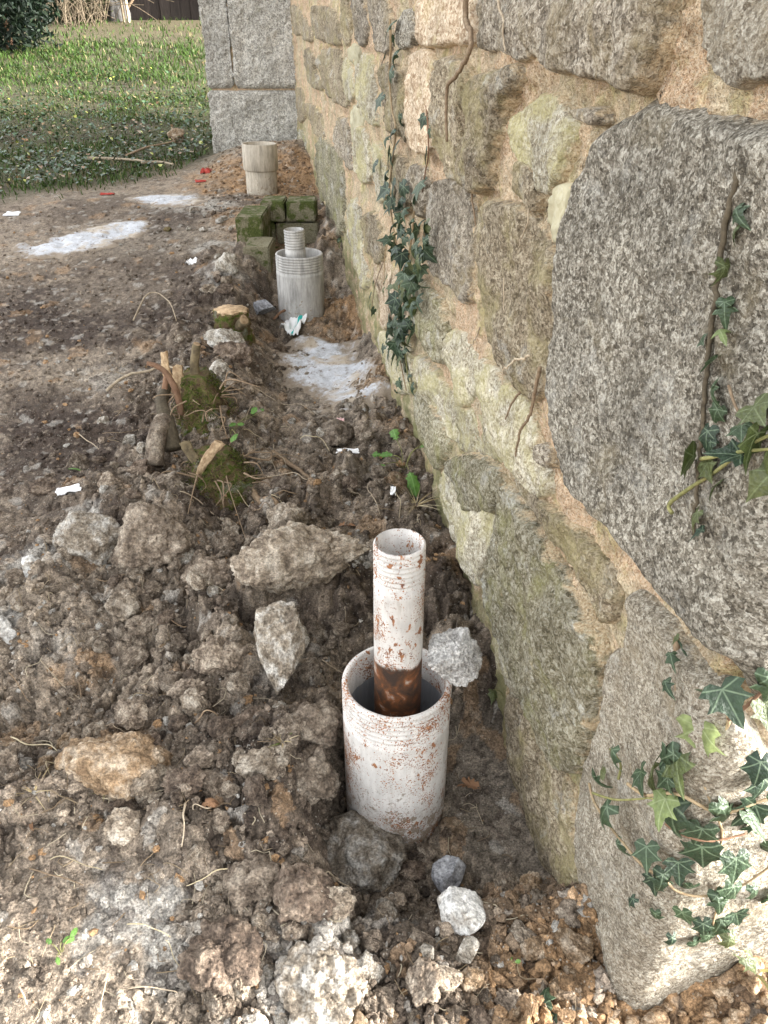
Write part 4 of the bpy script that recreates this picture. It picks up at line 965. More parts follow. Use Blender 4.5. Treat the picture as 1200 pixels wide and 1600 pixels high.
def stump(name, label, px, py, rx, ry, h, seed, lean=(0, 0), top=True, sink=0.02):
    X, Y, Z, S = hit(px, py); z = float(ground_z(X, Y)[0])-sink; t = thing(name, label, 'stump', (X, Y, z)); V, F = trunk_mesh(rx, ry, h, seed, lean, tap=0 if top else .45)
    k = len(V)-44; topring = V[k:]; c = topring.mean(0); ringsF = [tuple(range(k, k+44))]
    b = obj('trunk', new_mesh('trunk', V, F+ringsF), M['moss_bark'], t)
    if top:
        V2 = np.concatenate([topring*[1, 1, 1]-[0, 0, .004], (topring-c)*.96+c+[0, 0, .003], c[None]+[0, 0, .004]]); n = 44
        F2 = [tuple(f) for f in grid_faces(2, n, wrap=True)] + [(n+i, n+(i+1) % n, 2*n) for i in range(n)]
        obj('cut_face', new_mesh('cut_face', V2, F2), M['cut_wood'], t)
    return t, X, Y, z
t, X, Y, z = stump('sawn_stump', 'low mossy tree stump with flat sawn top by the middle pipe', 364, 520, .062, .055, .105, 3)
stub(t, [(.03, -.03, .055), (.05, -.055, .075), (.058, -.066, .088)], .02, .017, 'olive_bark')
def wedge(parent, P, w0, w1, th, m='cut_wood', name='split_wood', seed=1):
    """a splintered flat slip of wood, broken off jagged at its end"""
    P = smooth_path(P, 6); mm = len(P); n = 12; tht = np.linspace(0, 2*math.pi, n, endpoint=False); V = []
    T = P[-1]-P[0]; T /= np.linalg.norm(T); a = np.cross(T, [0, -1, .35]); a /= np.linalg.norm(a); b_ = np.cross(a, T)
    for i in range(mm):
        q = i/(mm-1); w_ = (w0+(w1-w0)*q)*(1+.18*float(perlin(q*5+seed, 1.1, seed)))
        ring = P[i]+np.cos(tht)[:, None]*a*w_+np.sign(np.sin(tht))[:, None]*np.abs(np.sin(tht))[:, None]**.5*b_*th
        if i >= mm-2: ring = ring+T*(.5*w1*fbm(np.cos(tht)*2+seed, np.sin(tht)*2, seed, 1.5, 3))[:, None]*(1 if i == mm-1 else .4)
        V.append(ring+rng.normal(0, .0006, ring.shape))
    V = np.concatenate(V); F = [tuple(f) for f in grid_faces(mm, n, wrap=True)]+[tuple(range(n))[::-1], tuple(range((mm-1)*n, mm*n))]
    return obj(name, new_mesh(name, V, F, smooth=False), M[m], parent)
t, X, Y, z = stump('mossy_stump', 'mossy stump with split stems and reddish roots at its left', 318, 648, .068, .09, .105, 6, (-.02, .06), False)
stub(t, [(-.015, .06, .05), (-.025, .07, .12), (-.012, .08, .185)], .015, .011, 'olive_bark', slant=.15)
wedge(t, [(-.055, .03, .05), (-.066, .035, .10), (-.066, .045, .135)], .018, .014, .009, seed=3)
wedge(t, [(-.075, .03, .06), (-.100, .045, .11), (-.105, .07, .165)], .015, .010, .008, seed=5)
stub(t, [(-.045, -.06, .03), (-.054, -.05, .10), (-.085, -.03, .15), (-.13, -.015, .165)], .010, .006, 'bark', 'root', False)
stub(t, [(-.11, -.05, -.02), (-.105, -.02, .05), (-.088, .0, .12)], .011, .008, 'bark', 'root', False)
stub(t, [(-.05, -.17, -.02), (-.07, -.12, .035), (-.095, -.06, .065), (-.10, .02, .08)], .024, .014, 'dark_stem', 'root', False)
stub(t, [(-.085, -.24, -.03), (-.085, -.18, .025), (-.08, -.12, .04)], .022, .026, 'clod', 'root', False)
def dress(t, rx, ry, h, lean, seed):
    q = np.random.default_rng(seed); n = 5200; th = q.uniform(0, 6.28, n); zq = q.random(n)**.8; patch = perlin(np.cos(th)*1.6+seed, np.sin(th)*1.6, zq*2.2) > -.05
    th, zq = th[patch], zq[patch]; n = len(th); f = (1+.25*(1-zq)**2)*(1-.45*zq**2.2)*q.uniform(.92, 1.16, n)
    P = np.stack([np.cos(th)*rx*f+lean[0]*zq, np.sin(th)*ry*f+lean[1]*zq, zq*h*1.02], 1); a = q.normal(size=(n, 3)); a /= np.linalg.norm(a, axis=1)[:, None]; b = np.cross(a, q.normal(size=(n, 3))); b /= np.linalg.norm(b, axis=1)[:, None]; sz = q.uniform(.0012, .0042, n)[:, None]
    V = np.stack([P-a*sz, P-b*sz*.5, P+a*sz, P+b*sz*.5], 1).reshape(-1, 3); c = np.array([(.045, .062, .010), (.085, .105, .018), (.13, .135, .035), (.09, .065, .04)])[q.integers(4, size=n)]*q.uniform(.6, 1.3, (n, 1))
    o = obj('moss', new_mesh('moss', V, np.arange(n*4).reshape(n, 4), np.repeat(c, 4, 0)), M['grass'], t); o['kind'] = 'stuff'
    Vs = []; Fs = []; off = 0
    for i in range(34):
        a0 = q.uniform(0, 6.28); r0 = q.uniform(.7, 1.1); p = np.array([math.cos(a0)*rx*r0, math.sin(a0)*ry*r0, q.uniform(.01, h*.9)]); d = np.array([math.cos(a0)+q.normal(0, .6), math.sin(a0)+q.normal(0, .6), q.uniform(-.5, .6)])*q.uniform(.03, .085)
        V, F = tube(smooth_path([p, p+d*.5+q.normal(0, .012, 3), p+d+np.array([0, 0, -.02])+q.normal(0, .012, 3)], 4), q.uniform(.0009, .0028)*np.linspace(1.2, .5, 9), 5, False); Vs.append(V); Fs.append(np.array(F)+off); off += len(V)
    o = obj('rootlets', new_mesh('rootlets', np.concatenate(Vs), np.concatenate(Fs)), M['root'], t); o['kind'] = 'stuff'
dress(t, .068, .09, .105, (-.02, .06), 4)
t, X, Y, z = stump('mossy_stump', 'lower mossy stump with a slanting freshly split branch', 345, 745, .085, .08, .085, 9, (-.02, .04), False)
wedge(t, [(-.052, -.03, .05), (-.03, -.012, .088), (.006, .015, .125)], .008, .015, .007, seed=7)
wedge(t, [(-.05, .0, .06), (-.075, .01, .10), (-.085, .015, .125)], .012, .015, .006, 'olive_bark', seed=9)
dress(t, .085, .08, .085, (-.02, .04), 5)

def gpath(pts, lift=.006, k=5):
    out = []
    for (px, py) in pts:
        X, Y, Z, S = hit(px, py); out.append((X, Y))
    P2 = smooth_path(np.array(out), k); z = ground_z(P2[:, 0], P2[:, 1]); zs = np.convolve(np.pad(z, 2, mode='edge'), np.ones(5)/5, 'valid')
    return np.concatenate([P2, np.maximum(z*.4+zs*.6, zs)[:, None]+lift], 1)
def strand(name, label, cat, pts, r, m, lift=.006, group=None, arch=0.0, n=6):
    P = gpath(pts, lift); q = np.linspace(0, 1, len(P)); P[:, 2] += arch*np.sin(q*math.pi)
    c = P[0].copy(); V, F = tube(P-c, r*np.linspace(1.1, .6, len(P)), n); o = obj(name, new_mesh(name, V, F), M[m]); o.location = c; return tag(o, label, cat, group)
strand('twig', 'bent brown twig across the white plastic scrap', 'twig', [(428,506),(460,502),(480,495),(494,482)], .005, 'bark', .05)
strand('cut_branch', 'dark fallen branch lying below the lower mossy stump', 'branch', [(384,742),(400,772),(415,798),(436,815)], .010, 'root', .012)
strand('cut_branch', 'grey brown dead branch lying toward the trench', 'branch', [(425,700),(448,718),(470,735),(498,762)], .008, 'root', .012)
strand('pale_stick', 'long pale stick lying in the grass', 'stick', [(135,254),(165,255),(195,257),(228,260)], .011, 'twig', .03)
strand('pale_stick', 'short pale stick in the grass near the red scraps', 'stick', [(222,262),(250,260),(272,264)], .009, 'twig', .03)
strand('dead_branch', 'thin dark branch in the grass before the beige stone', 'branch', [(200,256),(225,245),(250,238),(275,232)], .008, 'root', .05)
strand('forked_root', 'pale forked root lying left of the mossy stump', 'root', [(170,628),(205,615),(240,603),(262,594),(290,606),(298,615)], .0045, 'twig', .03, None, .03)
strand('forked_root', 'thin root standing out over the dark soil by the stump', 'root', [(212,520),(230,495),(252,492),(270,512),(280,530)], .003, 'twig', .03, None, .06)
strand('root', 'brown root snaking from the crust of earth beside the pipe', 'root', [(520,870),(530,890),(535,915),(548,928)], .0022, 'twig', .045)
tw = random.Random(9)
for i in range(70):   # loose twigs and bits of root
    if i < 45: cx, cy = tw.uniform(20, 560), tw.uniform(640, 1560)
    else: cx, cy = tw.uniform(390, 690), tw.uniform(620, 830)
    L = tw.uniform(18, 55); a = tw.uniform(0, math.pi); dx, dy = L*math.cos(a), L*.6*math.sin(a)
    X, Y, Z, S = hit(cx, cy)
    if not free_of(X, Y, .08): continue
    pts = [(cx-dx, cy-dy), (cx-dx*.3+tw.uniform(-6, 6), cy-dy*.3+tw.uniform(-6, 6)), (cx+dx*.4+tw.uniform(-6, 6), cy+dy*.4+tw.uniform(-5, 5)), (cx+dx, cy+dy)]
    far = i >= 45
    strand('straw' if far else 'twig', 'dry straw stalk in the trench below the ivy' if far else 'thin dry twig lying among the clods', 'straw' if far else 'twig', pts, tw.uniform(.0007, .0017), tw.choice(['straw', 'twig', 'root']), .009, 'straw in the trench' if far else 'thin twigs among the clods', tw.uniform(0, .012), 5)

def fibres(n=520):
    Vs = []; Fs = []; Cs = []; off = 0
    for i in range(n):
        px, py = (rng.uniform(0, 900), rng.uniform(860, 1600)) if i < .6*n else (rng.uniform(180, 690), rng.uniform(560, 860)); X, Y, Z, S = hit(px, py)
        if not free_of(X, Y, .03): continue
        a = rng.uniform(0, 6.28); L = rng.uniform(.012, .05); d = np.array([math.cos(a), math.sin(a)])*L; k = rng.normal(0, .25, 2)*L
        q = np.array([[X, Y], [X+d[0]*.5+k[0], Y+d[1]*.5+k[1]], [X+d[0], Y+d[1]]]); q = smooth_path(q, 3); zz_ = ground_z(q[:, 0], q[:, 1]); zz_ = np.maximum(zz_, zz_.mean())+.002+rng.uniform(0, .008)*np.sin(np.linspace(0, math.pi, len(q)))
        V, F = tube(np.concatenate([q, zz_[:, None]], 1), rng.uniform(.0004, .0010), 4, False); Vs.append(V); Fs.append(np.array(F)+off); off += len(V); c = np.array([(.50, .43, .31), (.36, .28, .18), (.22, .16, .10)][int(rng.integers(3))]); Cs.append(np.tile(c*rng.uniform(.7, 1.2), (len(V), 1)))
    o = obj('root_fibres', new_mesh('root_fibres', np.concatenate(Vs), np.concatenate(Fs), np.concatenate(Cs)), M['grass']); o['kind'] = 'stuff'; o['label'] = 'fine dry root fibres and straw bits strewn through the dug earth'; o['category'] = 'root fibres'
fibres()
# ------------------------------------------------------------------ leaves
def leaf_mesh(name, half, curl=.18, fold=.12, seed=0):
    half = np.array(half); out = np.concatenate([half, (half[1:-1]*[-1, 1])[::-1]]); n = len(out); cen = np.array([0, .34])
    rings = [out, cen+(out-cen)*.66, cen+(out-cen)*.33]; V = np.concatenate(rings+[cen[None]])
    q = np.random.default_rng(seed); r = np.hypot(V[:, 0], V[:, 1]-.34)
    z = -curl*r**2 + fold*np.abs(V[:, 0])*(.6) + .05*perlin(V[:, 0]*2.2+seed, V[:, 1]*2.2, seed*1.7)
    V = np.concatenate([V, z[:, None]], 1); F = []
    for k in range(2):
        for i in range(n): F.append((k*n+i, k*n+(i+1) % n, (k+1)*n+(i+1) % n, (k+1)*n+i))
    for i in range(n): F.append((2*n+i, 2*n+(i+1) % n, 3*n))
    return new_mesh(name, V, F)
IVYH = [(0, .06), (.16, -.10), (.34, -.10), (.54, .06), (.40, .24), (.44, .34), (.64, .50), (.36, .54), (.22, .64), (.13, .86), (0, 1.08)]
OAKH = [(0, -.05), (.06, .05), (.2, .12), (.14, .22), (.3, .32), (.19, .43), (.38, .56), (.24, .66), (.33, .8), (.16, .86), (.1, 1.0), (0, 1.06)]
LOBE = [(0, 0), (.05, .12), (.22, .15), (.16, .28), (.34, .38), (.24, .5), (.42, .66), (.28, .76), (.26, .94), (.1, .92), (0, 1.04)]
OVAL = [(0, 0), (.16, .08), (.30, .26), (.34, .48), (.30, .72), (.17, .92), (0, 1.0)]
def leaf_set(half, mname, curl=.2, fold=.15, k=5, s=0):
    L = []
    for i in range(k):
        me = leaf_mesh('leaf', np.array(half)*[[1-.10*i+.02, 1]]+np.random.default_rng(s+i).normal(0, .028, (len(half), 2))*[[0 if k_ in (0, len(half)-1) else 1, 1] for k_ in range(len(half))], curl*(.6+1.1*i), fold*(2.2-.8*i), s+i); me.materials.append(M[mname]); L.append(me)
    return L
IV = {m: leaf_set(IVYH, m, s=i*9) for i, m in enumerate(['ivy', 'ivy_pale', 'ivy_mid'])}
WEED = leaf_set(LOBE, 'weed', s=40); CLOV = leaf_set(OVAL, 'weed', s=60); OAK = leaf_set(OAKH, 'dead_leaf', .5, .3, s=50)
def add_leaf(parent, p, nrm, down, size, me, name='leaf'):
    z = Vector(nrm).normalized(); y = Vector(down); y = (y - z*y.dot(z)).normalized(); x = y.cross(z)
    o = bpy.data.objects.new(name, me); C.objects.link(o); o.parent = parent
    Mx = Matrix(((x.x, y.x, z.x, p[0]), (x.y, y.y, z.y, p[1]), (x.z, y.z, z.z, p[2]), (0, 0, 0, 1))) @ Matrix.Scale(size, 4)
    if parent is not None: Mx = Matrix.Translation(parent.location).inverted() @ Mx
    o.matrix_local = Mx if parent is not None else Mx
    if parent is None: o.matrix_world = Mx
    return o
def wall_path(pts, h=.012, k=5, jit=.0):
    P = np.array([tz(*p) for p in pts]); P = smooth_path(P, k); hh = np.full(len(P), h) if np.isscalar(h) else np.interp(np.linspace(0, 1, len(P)), np.linspace(0, 1, len(h)), h)
    if jit: P += rng.normal(0, jit, P.shape)
    return develop(P[:, 0], P[:, 1], hh)
def vine(parent, pts, r, m='stem', h=.014, k=5, jit=.0, name='stem', taper=.6):
    P, N = wall_path(pts, h, k, jit); V, F = tube(P-np.array(parent.location), r*np.linspace(1, taper, len(P)), 6); return obj(name, new_mesh(name, V, F), M[m], parent)
def ivy_leaf(parent, px, py, size, h=.02, mat_='ivy', ang=None, tilt=.5):
    p, n = wallpt(px, py, h); a = rng.normal(0, .7) if ang is None else R(ang)
    tan = np.array([dM[0], dM[1], 0]) if True else 0; tan = np.cross([0, 0, 1], n)
    down = np.array([0, 0, -1.])*math.cos(a) + tan*math.sin(a)
    nn = n + rng.normal(0, tilt, 3)*.8 + np.array([0, 0, .25])
    down = down + n*rng.uniform(-.1, .35)
    L = IV[mat_]; add_leaf(parent, p, nn, down, size, L[int(rng.integers(len(L)))])
# the middle hanging plant
p0, _ = wallpt(625, 600, .0); iv = thing('ivy_plant', 'dense dark ivy hanging down the middle of the wall', 'ivy', tuple(p0))
vine(iv, [(613,30),(614,80),(612,120),(616,170),(622,200),(618,240),(612,290),(614,330),(622,380),(628,420),(625,470),(622,520),(628,560),(638,610)], .0035, 'stem', .014)
vine(iv, [(652,330),(648,370),(640,420),(630,470),(628,510)], .003, 'stem', .016); vine(iv, [(605,400),(592,432),(586,455),(582,490)], .0016, 'root', .012)
vine(iv, [(634,540),(640,590),(645,612)], .002, 'stem_green', .012); vine(iv, [(630,360),(618,370),(608,395),(606,440)], .0022, 'stem', .02)
for (px, py, s) in [(614,40,.046),(615,62,.026),(619,84,.046),(602,96,.034),(611,118,.042),(597,156,.048),(621,185,.05),(615,208,.04),(622,228,.052),(605,220,.03),(586,258,.055),(607,252,.05),(601,275,.045),(610,240,.04),(618,290,.03),(604,300,.035),(600,320,.04),(616,322,.04),(628,318,.035)]:
    ivy_leaf(iv, px, py-8, s, .022, 'ivy', rng.normal(0, 25), .35)
for i in range(95):
    q = rng.random()**.85; py = 285+q*235; cx = np.interp(py, [305, 350, 380, 430, 470, 520], [622, 640, 640, 635, 634, 622]); hw = np.interp(py, [305, 340, 380, 420, 450, 480, 520], [16, 24, 30, 30, 20, 20, 26])
    ivy_leaf(iv, cx+rng.uniform(-hw, hw), py, rng.uniform(.026, .05), rng.uniform(.012, .05), 'ivy' if rng.random() < .85 else 'ivy_mid', None, .7)
for i in range(30):
    py = rng.uniform(500, 565); cx = np.interp(py, [500, 565], [624, 620]); ivy_leaf(iv, cx+rng.uniform(-26, 18), py, rng.uniform(.028, .045), rng.uniform(.01, .035), 'ivy' if rng.random() < .75 else 'ivy_mid', None, .6)
for (px, py, s) in [(583,445,.032),(580,465,.034),(578,480,.028),(585,488,.03),(604,440,.034),(612,450,.03),(598,455,.026),(615,465,.03),(622,480,.03),(632,575,.04),(638,590,.034),(622,600,.032),(642,606,.034),(604,560,.045),(618,618,.02)]:
    ivy_leaf(iv, px, py-6, s, .016, 'ivy' if rng.random() < .7 else 'ivy_mid', rng.normal(0, 35), .4)
p0, _ = wallpt(664, 330, 0); iv = thing('ivy_strand', 'short thin ivy strand beside the hanging ivy, with few leaves', 'ivy', tuple(p0))
vine(iv, [(669,165),(671,190),(672,215),(672,245),(667,270),(663,300)], .0022, 'bark', .012)
for (px, py, s) in [(664,188,.03),(671,208,.03),(667,242,.034),(658,290,.05),(650,310,.04)]: ivy_leaf(iv, px, py-8, s, .016, 'ivy', rng.normal(0, 25), .35)
# the strand on the big boulder
p0, _ = wallpt(1100, 700, 0); iv = thing('ivy_strand', 'woody ivy strand climbing the face of the big granite boulder', 'ivy', tuple(p0))
vine(iv, [(1179,250),(1170,290),(1156,350),(1146,410),(1138,470),(1128,540),(1124,600),(1118,660),(1112,720),(1106,780),(1103,835)], .0030, 'dark_stem', .021, 7, .0012)
vine(iv, [(1070,800),(1066,785),(1100,760),(1140,735),(1185,700),(1240,660)], .0024, 'stem_green', .022); vine(iv, [(1120,715),(1160,708),(1200,700),(1240,690)], .0022, 'stem_green', .024)
vine(iv, [(1165,600),(1180,640),(1210,660)], .0016, 'root', .024)
for (px, py, s, m, a) in [(1163,268,.02,'ivy',40),(1148,325,.034,'ivy',60),(1150,355,.024,'ivy_mid',-20),(1136,415,.032,'ivy_mid',10),(1132,470,.034,'ivy',30),(1122,518,.032,'ivy_pale',60),(1095,533,.022,'ivy',80),(1122,560,.028,'ivy',0),(1112,600,.034,'ivy',50),(1122,640,.03,'ivy',-10),(1106,672,.036,'ivy',20),(1112,690,.03,'ivy',0),
                          (1085,712,.045,'ivy_mid',80),(1104,722,.034,'ivy_mid',60),(1128,750,.034,'ivy_mid',10),(1175,635,.04,'ivy_mid',70),(1160,665,.034,'ivy',60),(1195,690,.05,'ivy_mid',20),(1165,715,.045,'ivy',-30),(1195,730,.05,'ivy_mid',-20),(1090,800,.03,'ivy_mid',10),(1100,830,.022,'ivy',0),(1230,650,.045,'ivy',10),(1230,720,.05,'ivy_mid',30)]:
    ivy_leaf(iv, px, py-4, s*.72, .022, m, a, .7)
# the plant at the corner
p0, _ = wallpt(1100, 1480, 0); iv = thing('ivy_plant', 'trailing ivy with tan stems and veined leaves on the lower corner stone', 'ivy', tuple(p0))
vine(iv, [(940,1220),(948,1250),(975,1290),(1000,1320),(1030,1360),(1060,1378),(1105,1376),(1150,1360),(1200,1325),(1260,1290)], 0.0021, 'stem', .026)
vine(iv, [(1000,1222),(1030,1240),(1075,1252),(1120,1252),(1160,1238),(1200,1225),(1260,1210)], 0.0023, 'stem', .024)
vine(iv, [(1072,1192),(1095,1205),(1108,1240),(1122,1290),(1118,1320)], 0.0024, 'stem', .016); vine(iv, [(945,1236),(980,1246),(1020,1245),(1050,1240)], .0018, 'stem_green', .026)
vine(iv, [(1135,1092),(1142,1125),(1132,1150)], 0.0028, 'stem', .014); vine(iv, [(1142,1120),(1165,1092),(1190,1062),(1220,1050)], .002, 'bark', .02)
vine(iv, [(1153,1040),(1160,1010),(1180,1018),(1205,1000)], 00.0016, 'stem', .015); vine(iv, [(980,1215),(984,1195),(976,1178),(966,1168)], .0018, 'stem_green', .02)
vine(iv, [(1057,995),(1058,1060),(1060,1120),(1066,1180),(1070,1195)], .0036, 'root', .008, 5, .0006); vine(iv, [(1040,1150),(1055,1165),(1062,1180)], .002, 'root', .006)
vine(iv, [(1115,1378),(1118,1400),(1110,1440),(1130,1470),(1165,1480)], 0.0016, 'stem', .015); vine(iv, [(1050,1310),(1120,1300),(1160,1290)], .0018, 'bark', .018)
for (px, py, s, m, a) in [(955,1172,.036,'ivy',40),(922,1215,.036,'ivy',80),(945,1215,.022,'ivy_mid',-60),(950,1260,.044,'ivy',10),(960,1318,.034,'ivy',70),(1000,1205,.04,'ivy',75),(1018,1195,.048,'ivy_mid',-20),(1035,1210,.034,'ivy',-20),(1030,1240,.048,'ivy_pale',25),(1075,1225,.055,'ivy_mid',60),(1070,1240,.05,'ivy',30),(1115,1205,.042,'ivy',-10),(1090,1230,.04,'ivy',-30),
                          (1075,1290,.055,'ivy',20),(1105,1300,.045,'ivy',0),(1100,1325,.058,'ivy',10),(1135,1265,.05,'ivy',30),(1165,1270,.048,'ivy',-20),(1150,1340,.05,'ivy',0),(1185,1260,.04,'ivy',-30),(1110,1165,.05,'ivy_pale',20),(1178,1040,.034,'ivy_mid',30),(1195,1100,.034,'ivy_mid',0),(1165,1100,.045,'ivy',40),(1152,1120,.034,'ivy',20),(1190,1190,.04,'ivy',0),(1196,1215,.045,'ivy',-10),
                          (1070,1360,.04,'ivy',10),(1040,1375,.034,'ivy',30),(1060,1390,.04,'ivy',0),(1090,1395,.04,'ivy',-20),(1120,1400,.034,'ivy',10),(1150,1385,.04,'ivy',-40),(1180,1390,.034,'ivy',10),(1035,1405,.03,'ivy',20),(1195,1285,.04,'ivy',0),(1210,1330,.05,'ivy',10),(1220,1250,.05,'ivy',20),(1215,1060,.04,'ivy',10),(1010,1455,.024,'ivy',0),(1035,1448,.022,'ivy',20),
                          (1098,1445,.034,'ivy',10),(1130,1440,.038,'ivy',-20),(1075,1430,.03,'ivy',40),(1110,1465,.034,'ivy',0),(1150,1430,.034,'ivy',20),(1060,1470,.026,'ivy',0),(1085,1480,.03,'ivy',30),(1140,1470,.03,'ivy_mid',0),(1166,1500,.03,'ivy_mid',20),(1215,1400,.045,'ivy',10),(1047,1022,.024,'ivy',50),(1066,1018,.022,'ivy',-40),(1038,1066,.024,'ivy',80),(1060,1000,.016,'ivy_mid',0)]:
    if rng.random() < .95: ivy_leaf(iv, px, py-5, s*rng.uniform(.78, 1.02), rng.uniform(.016, .034), m, a, .45)
# dry roots clinging to the wall
def wall_root(label, pts, r, m='root', h=.016):
    p0, _ = wallpt(*pts[-1], 0); t = np.array(p0); P, N = wall_path(pts, h, 6, .0012); V, F = tube(P-t, r*np.linspace(1, .5, len(P)), 6); o = obj('dry_root', new_mesh('dry_root', V, F), M[m]); o.location = t
    tag(o, label, 'root')
wall_root('woody brown root hanging from the top of the wall over the split stones', [(741,-30),(738,30),(748,50),(756,72),(752,92),(742,118),(731,134),(729,175),(730,220)], .0055, 'root', [.02, .02, .022, .03, .034, .04, .045, .046, .046])
wall_root('pale thin root at the top beside the dark stone', [(790,-30),(796,10),(804,32),(802,55),(806,78)], .0025, 'twig', .024)
wall_root('thin root hanging in the mortar joint under the split stones', [(738,300),(742,330),(747,372),(748,410)], .002, 'root', .010)
wall_root('pale crooked rootlet across the brown stone', [(850,552),(840,560),(826,560),(816,570),(806,576),(806,586),(804,600)], .0022, 'twig', .030)
wall_root('long brown root along the left edge of the big boulder', [(862,572),(856,600),(850,630),(845,650),(832,668),(826,690),(822,710)], .0032, 'root', .026)
wall_root('short root over the pale lichen stone', [(826,612),(812,630),(802,655)], .0022, 'root', .022)
wall_root('hair thin root running down the middle of the wall', [(838,328),(836,350),(826,372),(823,385)], .0015, 'twig', .02)
wall_root('curled rootlet on the yellow mortar', [(760,512),(752,530),(742,545),(736,560)], .0015, 'twig', .02)
wall_root('fine straight rootlet on the large brown stone', [(812,432),(812,460),(812,488)], .0012, 'twig', .034)
# green weed under the ivy, clover, tufts
def weed(label, px, py, specs, mesh_set, name='green_weed', cat='plant', stalk=.0012):
    X, Y, Z, S = hit(px, py); z = float(ground_z(X, Y)[0]); t = thing(name, label, cat, (X, Y, z))
    for (dx, dy, hgt, s, a) in specs:
        e = np.array([dx, dy, hgt]); V, F = tube(smooth_path([(0, 0, -.01), (dx*.4, dy*.4, hgt*.8), tuple(e)], 3), stalk, 5); obj('stalk', new_mesh('stalk', V, F), M['stem_green'], t)
        add_leaf(t, np.array([X, Y, z])+e, (rng.normal(0, .3), rng.normal(0, .3)-.3, 1), (math.cos(R(a)), math.sin(R(a)), .1), s, mesh_set[int(rng.integers(len(mesh_set)))])
    return t
weed('bright green weed with lobed leaves at the foot of the wall below the ivy', 632, 730, [(-.02, .07, .05, .065, 100), (.04, .03, .05, .06, 30), (.01, -.06, .03, .075, -80), (-.03, -.11, .02, .07, -110), (.05, .07, .04, .05, 60), (-.03, .0, .04, .04, 160), (-.05, -.03, .03, .035, 200), (-.06, .02, .03, .03, 170)], WEED)
weed('small clover sprig on bare soil at the lower left', 95, 1490, [(.0, .01, .012, .018, 20), (.012, .016, .014, .016, 70), (-.014, .008, .012, .014, 150), (.0, -.01, .01, .012, -60)], CLOV, 'clover', 'clover', .0008)
weed('tiny green sprout right of the cream stone', 800, 1502, [(.0, .004, .006, .010, 90), (.005, 0, .006, .008, 10)], CLOV, 'sprout', 'sprout', .0006)
weed('few small green leaves growing beside the lower mossy stump', 360, 680, [(.0, .0, .02, .022, 40), (.02, .01, .02, .02, 10), (.05, .08, .02, .025, 60), (.08, .1, .02, .022, 110), (.03, -.07, .03, .045, -90)], CLOV, 'seedlings', 'plant', .0009)
weed('dark ivy shoot on the soil at the bottom right', 848, 1580, [(.0, .0, .012, .034, 80), (.012, -.01, .01, .03, -40), (-.012, -.012, .01, .026, -120)], IV['ivy'], 'ivy_shoot', 'ivy', .001)
weed('bright leaf lying in the soil at the left of the spoil heap', 128, 742, [(0, 0, .008, .04, 170)], CLOV, 'green_leaf', 'leaf', .0006)
weed('small ivy leaves at the foot of the wall behind the middle pipe', 530, 385, [(0, 0, .03, .035, 80), (-.03, .02, .04, .03, 120), (.02, 0, .05, .03, 30)], IV['ivy'], 'ivy_shoot', 'ivy', .001)
weed('small ivy leaves hanging in the gap beside the near hole', 790, 1110, [(0, 0, .06, .03, -60), (-.03, .0, .05, .028, -90), (.01, .02, .07, .03, -30)], IV['ivy_mid'], 'ivy_shoot', 'ivy', .0008)
def tuft(label, px, py, n, hgt, spread, cols, wd=.0016, name='grass_tuft'):
    X, Y, Z, S = hit(px, py); z = float(ground_z(X, Y)[0]); Vs = []; Fs = []; Cs = []
    for i in range(n):
        a = rng.uniform(0, 6.28); r = spread*rng.uniform(.3, 1); h = hgt*rng.uniform(.5, 1); d = np.array([math.cos(a), math.sin(a), 0]); s_ = np.array([-math.sin(a), math.cos(a), 0]); b0 = len(Vs)
        for q in np.linspace(0, 1, 5):
            p = d*r*q**1.4 + np.array([0, 0, h*(q-.35*q*q*1.4)]); w_ = wd*(1-q*.9); Vs += [p-s_*w_, p+s_*w_+np.array([0, 0, wd*.4])]
        for k in range(4): Fs.append((b0+2*k, b0+2*k+1, b0+2*k+3, b0+2*k+2))
        c = np.array(cols[int(rng.integers(len(cols)))])*rng.uniform(.8, 1.2); Cs += [c]*10
    o = obj(name, new_mesh(name, np.array(Vs), Fs, np.array(Cs)), M['grass']); o.location = (X, Y, z-.003); return tag(o, label, 'grass')
GR = [(.10, .20, .03), (.16, .27, .05), (.30, .28, .12)]; ST = [(.45, .36, .2), (.34, .26, .14), (.5, .42, .27)]
tuft('small green grass tuft below the big ochre lump', 165, 1238, 12, .035, .045, GR)
tuft('dry tuft with a few green blades left of the nearest pipe', 440, 1160, 22, .035, .04, ST+[(.14, .24, .04)])
tuft('green blade of grass sprouting in the ochre gravel', 1160, 1560, 4, .08, .10, GR, .003)
tuft('dry grass tuft on the flat soil at the lower left', 60, 1260, 14, .03, .05, ST)
tuft('straw coloured tuft by the fallen branch below the stumps', 425, 830, 16, .03, .05, ST)
tuft('dry pine straw clump under the green weed', 650, 800, 26, .05, .11, ST, .0013)
tuft('single green stalk growing out of the brick box', 478, 335, 3, .18, .06, [(.12, .18, .04)], .002)
